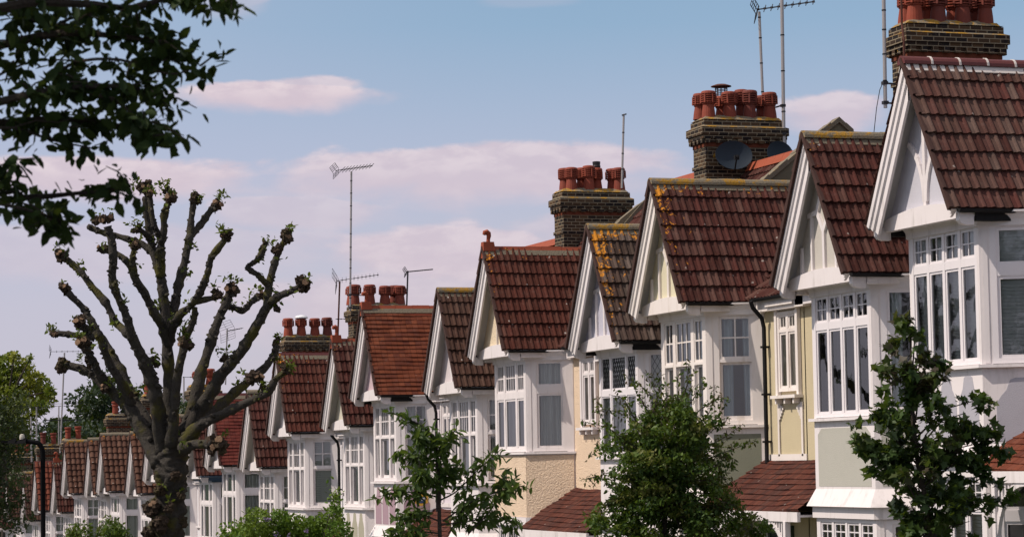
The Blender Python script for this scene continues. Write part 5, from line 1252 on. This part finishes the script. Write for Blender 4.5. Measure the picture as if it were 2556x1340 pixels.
# ---- big climbing shrub between the bays
SD = 38.5
st_, sl2 = px_tree('rose_bush', 'big dense bush of small leaves with wispy red-tipped shoots before the yellow-gabled house', 'bush', (1660, 1340), SD, 0.3)
def bp_(x, y, dd=0): return onD(x, y, SD+dd)-sl2
BC = [(1665, 1062, 62), (1720, 1070, 48), (1605, 1100, 52), (1660, 1110, 100), (1730, 1110, 70), (1590, 1150, 80), (1670, 1190, 110), (1735, 1180, 80), (1600, 1240, 90), (1690, 1270, 120), (1560, 1300, 70), (1640, 1320, 110), (1760, 1300, 90), (1830, 1320, 75), (1880, 1335, 50), (1540, 1330, 60), (1760, 1080, 35), (1560, 1190, 45), (1625, 1050, 26), (1690, 1015, 22), (1530, 1290, 50), (1600, 1340, 80), (1720, 1345, 90), (1800, 1345, 80), (1860, 1350, 60), (1640, 1150, 90), (1700, 1150, 90), (1620, 1210, 80), (1690, 1220, 90)]
cs = []
for x, y, r in BC:
    for _ in range(max(4, int(r*r/380))):
        a_ = random.uniform(0, 2*PI); q_ = math.sqrt(random.random())*1.08; rr = random.uniform(15, 34)
        cs.append((bp_(x+q_*r*math.cos(a_), y+q_*r*math.sin(a_), random.uniform(-1, 1)*r/FPX*SD*1.2), np.array([rr, rr, rr*.7])*SD/FPX))
lines = [([np.zeros(3), bp_(1650, 1450), bp_(1660, 1300), bp_(1670, 1120)], .06, .02)]
WISP = [[(1650, 1060), (1665, 1000), (1660, 960)], [(1700, 1040), (1710, 980), (1735, 920)], [(1620, 1080), (1580, 1040), (1560, 1000)], [(1730, 1080), (1770, 1030), (1785, 960)], [(1580, 1140), (1530, 1130), (1490, 1100)], [(1750, 1180), (1800, 1150), (1840, 1100)], [(1660, 1080), (1690, 1000), (1692, 930)], [(1690, 1060), (1740, 980), (1760, 950)], [(1700, 1060), (1780, 1000), (1825, 1000)], [(1600, 1080), (1560, 1000), (1525, 985)], [(1590, 1120), (1520, 1070), (1450, 1050)], [(1590, 1130), (1520, 1110), (1470, 1140)], [(1560, 1190), (1510, 1180), (1480, 1215)], [(1750, 1120), (1810, 1090), (1850, 1060)], [(1750, 1150), (1830, 1120), (1890, 1100)], [(1650, 1040), (1620, 980), (1560, 940)], [(1760, 1170), (1800, 1130), (1830, 1150)], [(1640, 1060), (1600, 1000), (1580, 960)], [(1720, 1060), (1720, 990), (1735, 960)], [(1560, 1240), (1510, 1260), (1500, 1290)], [(1700, 1070), (1800, 1060), (1815, 1040)], [(1600, 1060), (1545, 1030), (1500, 1020)], [(1670, 1070), (1650, 980), (1645, 940)], [(1680, 1040), (1715, 960), (1712, 900)], [(1620, 1050), (1640, 990), (1610, 930)], [(1560, 1110), (1500, 1040), (1490, 990)], [(1730, 1090), (1790, 1040), (1800, 985)], [(1740, 1200), (1810, 1190), (1850, 1230)], [(1540, 1220), (1490, 1190), (1455, 1200)], [(1760, 1240), (1830, 1260), (1870, 1300)]]
wl_ = []
for w in WISP:
    o = random.uniform(-.4, .4); pts = list(curve([bp_(x, y, o) for x, y in w], 5)); lines.append((pts, .008, .003)); wl_.append(along(pts, 75, .032, lo=.1))
for (c, r) in cs[::3]: lines.append(([bp_(1660, 1280), (bp_(1660, 1200)+c)/2, c], .012, .004))
skeleton('stem', st_, lines)
p, k = blobpts(cs, 30000, RNG, 0.2); cr = RNG.uniform(0.0, 1.0, len(cs)); leaves('crown', p, 0.07, L_BUSH, st_, 'ovate', droop=.2, rnd=cr[k])
wl_ = np.concatenate(wl_); h = RNG.random(len(wl_)) < .5
leaves('leaves', wl_[h], 0.07, L_TIP, st_, 'lance', droop=.3); leaves('leaves', wl_[~h], 0.065, L_BUSH, st_, 'ovate', droop=.3)
# ---- bright hedge with lilac flowers, small shrubs
HD = 69.0
ht, hl = px_tree('flowering_shrub', 'bright green rounded shrub with lilac flowers below the slatted-blind bay', 'bush', (725, 1400), HD, 0.2)
HC = [(640, 1310, 45), (690, 1320, 50), (740, 1330, 50), (790, 1330, 45), (825, 1300, 35), (845, 1330, 35), (615, 1340, 35), (700, 1300, 30), (765, 1350, 60), (650, 1370, 60), (720, 1390, 70), (800, 1390, 60), (838, 1270, 16), (835, 1240, 12)]
cs = [(onD(x, y, HD+random.uniform(-.6, .6))-hl, np.array([r, r, r])*HD/FPX) for x, y, r in HC]
skeleton('stem', ht, [([np.zeros(3), c*.5, c], .03, .01) for c, r in cs]); p, k = blobpts(cs, 11000, RNG, .4); leaves('crown', p, 0.105, L_HEDGE, ht, 'ovate', rnd=RNG.uniform(.1, .9, len(cs))[k])
fl_ = [onD(x+random.gauss(0, 3), y+random.gauss(0, 4), HD-.9)-hl for x, y in ((668, 1297), (765, 1322), (690, 1335), (720, 1338)) for _ in range(26)]
leaves('blossom', fl_, 0.05, leaf_mat('lilac_petal', [(.30, .20, .42), (.42, .30, .55)], .3), ht, 'small')
for (lab, x0, x1, y, D, n) in (('small leafy shrub at the bottom under the far pantiled bays', 180, 305, 1322, 84, 2200), ('low green shrub tuft left of the lilac-flowered shrub', 560, 605, 1330, 78, 700)):
    t_, l_ = px_tree('garden_shrub', lab, 'bush', ((x0+x1)/2, 1400), D, 0.2)
    cs = [(onD(random.uniform(x0, x1), y+random.uniform(0, 50), D+random.uniform(-.5, .5))-l_, np.array([1, 1, 1])*random.uniform(.25, .5)) for _ in range(12)]
    skeleton('stem', t_, [([np.zeros(3), c*.5, c], .02, .008) for c, r in cs]); p, k = blobpts(cs, n, RNG, .3); leaves('crown', p, 0.13, L_BUSH if n > 1000 else L_HEDGE, t_, 'ovate', rnd=RNG.uniform(.2, .9, len(cs))[k])
# small plants growing by the downpipe of the house with sage pointed panels
t_, l_ = px_tree('garden_shrub', 'thin climber growing up beside the black downpipe above the lilac-flowered shrub', 'bush', (838, 1330), 73.0, 0.2)
pts = [onD(x, y, 73.0)-l_ for x, y in ((842, 1400), (838, 1300), (842, 1250), (836, 1215))]; skeleton('stem', t_, [([np.zeros(3)]+pts, .02, .006)])
leaves('crown', np.concatenate([along(pts, 260, .12)]), 0.11, L_HEDGE, t_, 'ovate')
# ---- left-hand tree in front of the far houses
LD = 80.0
lt, ll = px_tree('street_tree', 'grey-green drooping tree at the left edge in front of the farthest houses', 'tree', (-60, 1340), LD, 0.8)
LC = [(20, 1030, 40), (50, 1000, 30), (0, 1080, 50), (40, 1120, 40), (5, 1160, 50), (45, 1185, 28), (20, 1220, 50), (50, 1255, 24), (0, 1280, 40), (40, 1310, 30), (80, 1290, 12), (-60, 1050, 80), (-80, 1150, 90), (-60, 1250, 80), (-90, 960, 80), (30, 1060, 36), (60, 1080, 22)]
cs = [(onD(x, y, LD+random.uniform(-.8, .8))-ll, np.array([r, r*1.4, r])*LD/FPX) for x, y, r in LC]
skeleton('trunk', lt, [([np.zeros(3), np.array([0, 0, 2.5]), onD(-60, 1100, LD)-ll], .14, .06)]+[([onD(-60, 1200, LD)-ll, (onD(-40, 1130, LD)-ll+c)/2, c], .03, .008) for c, r in cs])
p, k = blobpts(cs, 7000, RNG, .1); leaves('crown', p, 0.13, L_MID, lt, 'ovate', droop=.4, rnd=RNG.uniform(0, 1, len(cs))[k])
# ---- yellow-green tree and the dark trees beyond
YD = 168.0
yt, yl = px_tree('broadleaf_tree', 'sunlit yellow-green tree at the left edge behind the farthest houses', 'tree', (10, 1300), YD, 1.5)
YC = [(20, 910, 34), (60, 915, 26), (0, 950, 45), (45, 955, 40), (85, 945, 24), (105, 960, 26), (80, 985, 38), (115, 995, 24), (25, 1000, 46), (60, 1030, 38), (0, 1050, 50), (-50, 940, 60), (-60, 1020, 70), (40, 1080, 40), (125, 975, 14), (75, 895, 10), (35, 890, 16), (100, 1015, 22), (-90, 960, 60)]
cs = [(onD(x, y, YD+random.uniform(-2, 2))-yl, np.array([r, r*1.4, r*.85])*YD/FPX) for x, y, r in YC]
skeleton('trunk', yt, [([np.zeros(3), np.array([0, 0, 4.]), onD(10, 1020, YD)-yl], .35, .15)]+[([onD(10, 1060, YD)-yl, (onD(20, 1000, YD)-yl+c)/2, c], .10, .03) for c, r in cs])
p, k = blobpts(cs, 12000, RNG, .5); leaves('crown', p, 0.28, L_YEL, yt, 'small', rnd=RNG.uniform(.1, .9, len(cs))[k])
GT = 'dark trees beyond the far roofs'
for i, (x, ytop, D, cr, lab) in enumerate([(345, 935, 230, 3.2, 'tall dark green tree behind the left limbs of the pollarded tree'), (290, 985, 235, 3.0, 'dark green tree between the pollarded limbs and the tall thin mast'), (235, 1010, 228, 2.6, 'dark rounded tree right of the bluish hill'), (110, 1055, 215, 3.4, 'dark tree behind the thin masts, right of the yellow-green tree'), (50, 1070, 205, 3.4, 'dark tree under the yellow-green crown at far left'), (180, 1060, 225, 2.0, 'low dark tree under the bluish hill'), (405, 1000, 240, 2.6, 'dark tree behind the pollarded trunk')]):
    b = onD(x, 1300, D); zb = gz(170)-3; top = onD(x, ytop, D)[2]
    big_tree(lab, L_DARK, (float(b[0]), float(b[1]), zb), float(top-zb)*1.10, cr*1.7, 46, 13000, 0.46, GT, 20+i, low=.2)
b = onD(228, 1300, 200); zb = gz(165)-3; top = onD(228, 1070, 200)[2]
big_tree('paler green bushy tree low between the far chimneys', leaf_mat('mid_green_leaf', [(.05, .10, .03), (.07, .13, .04), (.09, .15, .05)], .3), (float(b[0]), float(b[1]), zb), float(top-zb), 1.6, 22, 3600, .22, None, 41, low=.3)
# ---- street lamp
LAMPB = simple('matt_black_paint', (.006, .006, .007), .85, .08)
sb = onD(108, 1340, 73.5); lz0 = gz(sb[1])-0.85; lampT = thing('street_lamp', 'black lamp post with curved arm and flat lantern at the left', 'street lamp', (float(sb[0]), float(sb[1]), float(lz0))); lal = np.array(lampT.location)
def lpx(x, y, dd=0): return tuple(onD(x, y, 73.5+dd)-lal)
mb = MB(); c = curve([(0, 0, 0), *[lpx(x, y) for x, y in ((108, 1340), (107, 1200), (107, 1135), (104, 1117), (96, 1106), (84, 1103), (66, 1101))]], 5)
mb.tube([tuple(p) for p in c], [0.07]*(len(c)-8)+[0.065]*8, 12); mb.tube([(0, 0, 0), (0, 0, 1.2)], 0.13, 12); obj('post', mb, LAMPB, lampT)
mb = MB(); mb.bar(lpx(70, 1101.5), lpx(2, 1102), 0.06, 0.05)
for (xa, xb, w) in ((66, 40, .30), (40, 20, .22)):
    a = np.array(lpx(xa, 1101)); b = np.array(lpx(xb, 1102.5)); d = Vector(b-a).normalized(); sidev = d.cross(Vector((0, 0, 1))).normalized()
    q = []
    for z0, z1 in ((-.05, .10),):
        for p, ww, zt in ((a, w*.5, .10), (b, w*.35, .03)):
            for sg in (-1, 1): q.append((Vector(p)+sidev*ww*sg/1+Vector((0, 0, -.05)), Vector(p)+sidev*ww*.4*sg+Vector((0, 0, zt))))
    mb.hexa([q[0][0], q[2][0], q[3][0], q[1][0], q[0][1], q[2][1], q[3][1], q[1][1]])
obj('lantern', mb, LAMPB, lampT); mb = MB(); mb.lathe([(.07, 0), (.075, .06), (.06, .13), (.02, .15), (0, .15)], lpx(55, 1096), 12); obj('photocell', mb, simple('pale_plastic', (.5, .47, .4), .5), lampT)
# ------------------------------------------------------------------ ground, road, hills
def sheet(name, xs, ys, zf, mat):
    V = [(x, y, zf(x, y)) for y in ys for x in xs]; n = len(xs); F = [(j*n+i, j*n+i+1, (j+1)*n+i+1, (j+1)*n+i) for j in range(len(ys)-1) for i in range(n-1)]
    me = bpy.data.meshes.new(name); me.from_pydata(V, [], F); me.materials.append(mat); me.update(); o = link(name, me); o['kind'] = 'structure'; return o
def street_z(y): return gz(max(-30, min(y, 175)))-0.9
def ground_z(x, y):
    z = street_z(y); k = min(1, max(0, (x-11.6)/1.0)); z += 0.9*k
    if y > 175: z -= min(6, (y-175)*0.02)
    return z
GRASS = render_wall('garden_soil', (.07, .075, .04), True); ASPH = simple('asphalt', (.05, .05, .052), .9, .2, 0, .4, 30); PAVE = simple('paving_slabs', (.22, .21, .20), .9, .2, 0, .3, 3); KERB = simple('kerb_stone', (.28, .27, .26), .9, .2)
ysg = sorted(set(list(range(-40, 180, 10))+[180, 250, 400, 700, 1200, 2000, 3500]))
sheet('ground', [-2500, -600, -120, -40, -12, 0, 3.4, 9.6, 11.6, 12.6, 16, 20, 28, 45, 90, 300, 900, 2500], ysg, lambda x, y: ground_z(x, y)-0.03, GRASS)
yr = list(range(-40, 181, 5))
sheet('road', [1.6, 5.0, 8.6], yr, lambda x, y: street_z(y)+.004, ASPH)
sheet('pavement', [8.75, 11.4], yr, lambda x, y: street_z(y)+.12, PAVE)
sheet('pavement', [-1.4, 1.45], yr, lambda x, y: street_z(y)+.12, PAVE)
kb = MB()
for a, b in zip(yr[:-1], yr[1:]):
    for x in (8.6, 1.45): kb.hexa([(x, a, street_z(a)-.05), (x+.15, a, street_z(a)-.05), (x+.15, b, street_z(b)-.05), (x, b, street_z(b)-.05), (x, a, street_z(a)+.122), (x+.15, a, street_z(a)+.122), (x+.15, b, street_z(b)+.122), (x, b, street_z(b)+.122)])
ko = obj('kerb', kb, KERB); ko['kind'] = 'structure'
# wooded hill far away
hb = MB(); HM = leaf_mat('far_wood', [(.03, .05, .03), (.05, .07, .04)], .1)
hx = np.linspace(-500, 900, 90); rows_ = []
for q in range(9):
    d = 1300+q*60; r_ = []
    for i, x in enumerate(hx):
        e = math.sin(q/8*PI/2); r_.append((x, d, -22+30*e*(.6+.4*math.exp(-((x-150)/160)**2))+random.uniform(-1.5, 1.5)*e))
    rows_.append(r_)
for q in range(8):
    for i in range(89): hb.face([rows_[q][i], rows_[q][i+1], rows_[q+1][i+1], rows_[q+1][i]])
ho = obj('hill', hb, simple('far_hill_green', (.05, .075, .045), .95, .05, 0, .5, .03)); ho['kind'] = 'structure'
# ------------------------------------------------------------------ sky
W = bpy.data.worlds.new('World'); S.world = W; W.use_nodes = True; W.node_tree.nodes.clear(); t = NT(W.node_tree)
out = t.node('ShaderNodeOutputWorld'); bg = t.node('ShaderNodeBackground'); t.l.new(bg.outputs[0], out.inputs[0])
sky = t.node('ShaderNodeTexSky', sky_type='NISHITA'); sky.sun_disc = False; sky.sun_elevation = SUN_EL
sky.sun_rotation = math.atan2(sdir.x, sdir.y); sky.altitude = 50; sky.air_density = 1.0; sky.dust_density = 1.2; sky.ozone_density = 1.6
tc = t.node('ShaderNodeTexCoord'); sp = t.node('ShaderNodeSeparateXYZ'); t.l.new(tc.outputs['Generated'], sp.inputs[0])
DEG = 180/PI
az = t.math('MULTIPLY', t.math('ARCTAN2', sp.outputs[0], sp.outputs[1]), DEG); el = t.math('MULTIPLY', t.math('ARCSINE', sp.outputs[2]), DEG)
cv = t.node('ShaderNodeCombineXYZ'); t.l.new(az, cv.inputs[0]); t.l.new(el, cv.inputs[1])
cv2 = t.node('ShaderNodeCombineXYZ'); t.l.new(t.math('MULTIPLY', az, .42), cv2.inputs[0]); t.l.new(el, cv2.inputs[1])
n1 = t.noise(cv2.outputs[0], 0.95, 7, 0.58, 0.25); n2 = t.noise(cv2.outputs[0], 2.4, 6, 0.55, 0.2)
nn = t.math('ADD', t.math('MULTIPLY', t.math('SUBTRACT', n1, .5), 1.4), t.math('MULTIPLY', t.math('SUBTRACT', n2, .5), .3))
def azel(x, y):
    d = ray(x, y); d = d/np.linalg.norm(d); return math.degrees(math.atan2(d[0], d[1])), math.degrees(math.asin(d[2]))
CLOUDS = [(690, 245, 270, 40, .95), (790, 225, 130, 34, .8), (1180, 450, 580, 75, .8), (1000, 425, 190, 50, .8), (1440, 415, 300, 55, .8), (730, 540, 260, 45, .55), (1130, 650, 330, 85, .75), (240, 450, 420, 60, .9), (2090, 290, 140, 60, .8), (575, 20, 90, 40, .35), (1550, 590, 350, 70, .45), (1330, 5, 120, 16, .15), (2300, 420, 300, 90, .5), (1000, 780, 500, 110, .55), (300, 640, 600, 80, .4)]
cm = tm_ = None
for (x, y, a, b, s) in CLOUDS:
    u0, v0 = azel(x, y); k = 1/114.0
    du = t.math('DIVIDE', t.math('SUBTRACT', az, u0), a*k); dv = t.math('DIVIDE', t.math('SUBTRACT', el, v0), b*k)
    r = t.math('SQRT', t.math('ADD', t.math('MULTIPLY', du, du), t.math('MULTIPLY', dv, dv)))
    top_ = t.step(dv, -.15, .7); wdt = t.math('SUBTRACT', .85, t.math('MULTIPLY', top_, .55))
    q_ = t.math('DIVIDE', t.math('SUBTRACT', t.math('ADD', 1.2, nn), r), wdt, clamp=True)
    q_ = t.math('MULTIPLY', t.math('MULTIPLY', q_, q_), t.math('SUBTRACT', 3.0, t.math('MULTIPLY', q_, 2.0)))
    f = t.math('MULTIPLY', q_, min(1, s*.95)); tp = t.math('MULTIPLY', f, top_)
    cm = f if cm is None else t.math('MAXIMUM', cm, f); tm_ = tp if tm_ is None else t.math('MAXIMUM', tm_, tp)
# broken cloud over the rest of the sky, outside this patch, added out of view to neutralise the blue ambient light
SKYS = 0.122
skc = t.node('ShaderNodeVectorMath', operation='SCALE'); t.l.new(sky.outputs[0], skc.inputs[0]); skc.inputs[3].default_value = SKYS
f_el = t.math('DIVIDE', el, 14.0, clamp=True)
low = t.ramp(f_el, [(0.0, (.63, .545, .59)), (.25, (.595, .55, .64)), (.45, (.47, .515, .67)), (.68, (.29, .435, .61)), (1.0, (.20, .355, .535))])
base = t.mix(t.math('MULTIPLY', t.step(el, 32, 9), .9), skc.outputs[0], low)
base = t.mix(t.math('MULTIPLY', t.step(az, 20, 7), .35), base, (.50, .53, .69))
far_n = t.noise(tc.outputs['Generated'], 2.2, 7, .6, .3)
base = t.mix(t.math('MULTIPLY', t.math('MULTIPLY', t.step(far_n, .41, .58), t.step(el, 14, 26)), .85), base, (.88, .80, .78))
lit = t.step(t.math('ADD', n2, t.math('MULTIPLY', n1, .4)), .55, .95)
cc = t.mix(t.math('ADD', t.math('MULTIPLY', lit, .35), t.math('MULTIPLY', t.math('MULTIPLY', tm_, t.step(n2, .38, .62)), .8), clamp=True), (.68, .56, .625), (.82, .69, .72))
fin = t.mix(cm, base, cc)
t.l.new(fin, bg.inputs['Color']); bg.inputs['Strength'].default_value = 1.0
S.cycles.max_bounces = 8; S.cycles.transparent_max_bounces = 12; S.cycles.use_denoising = True
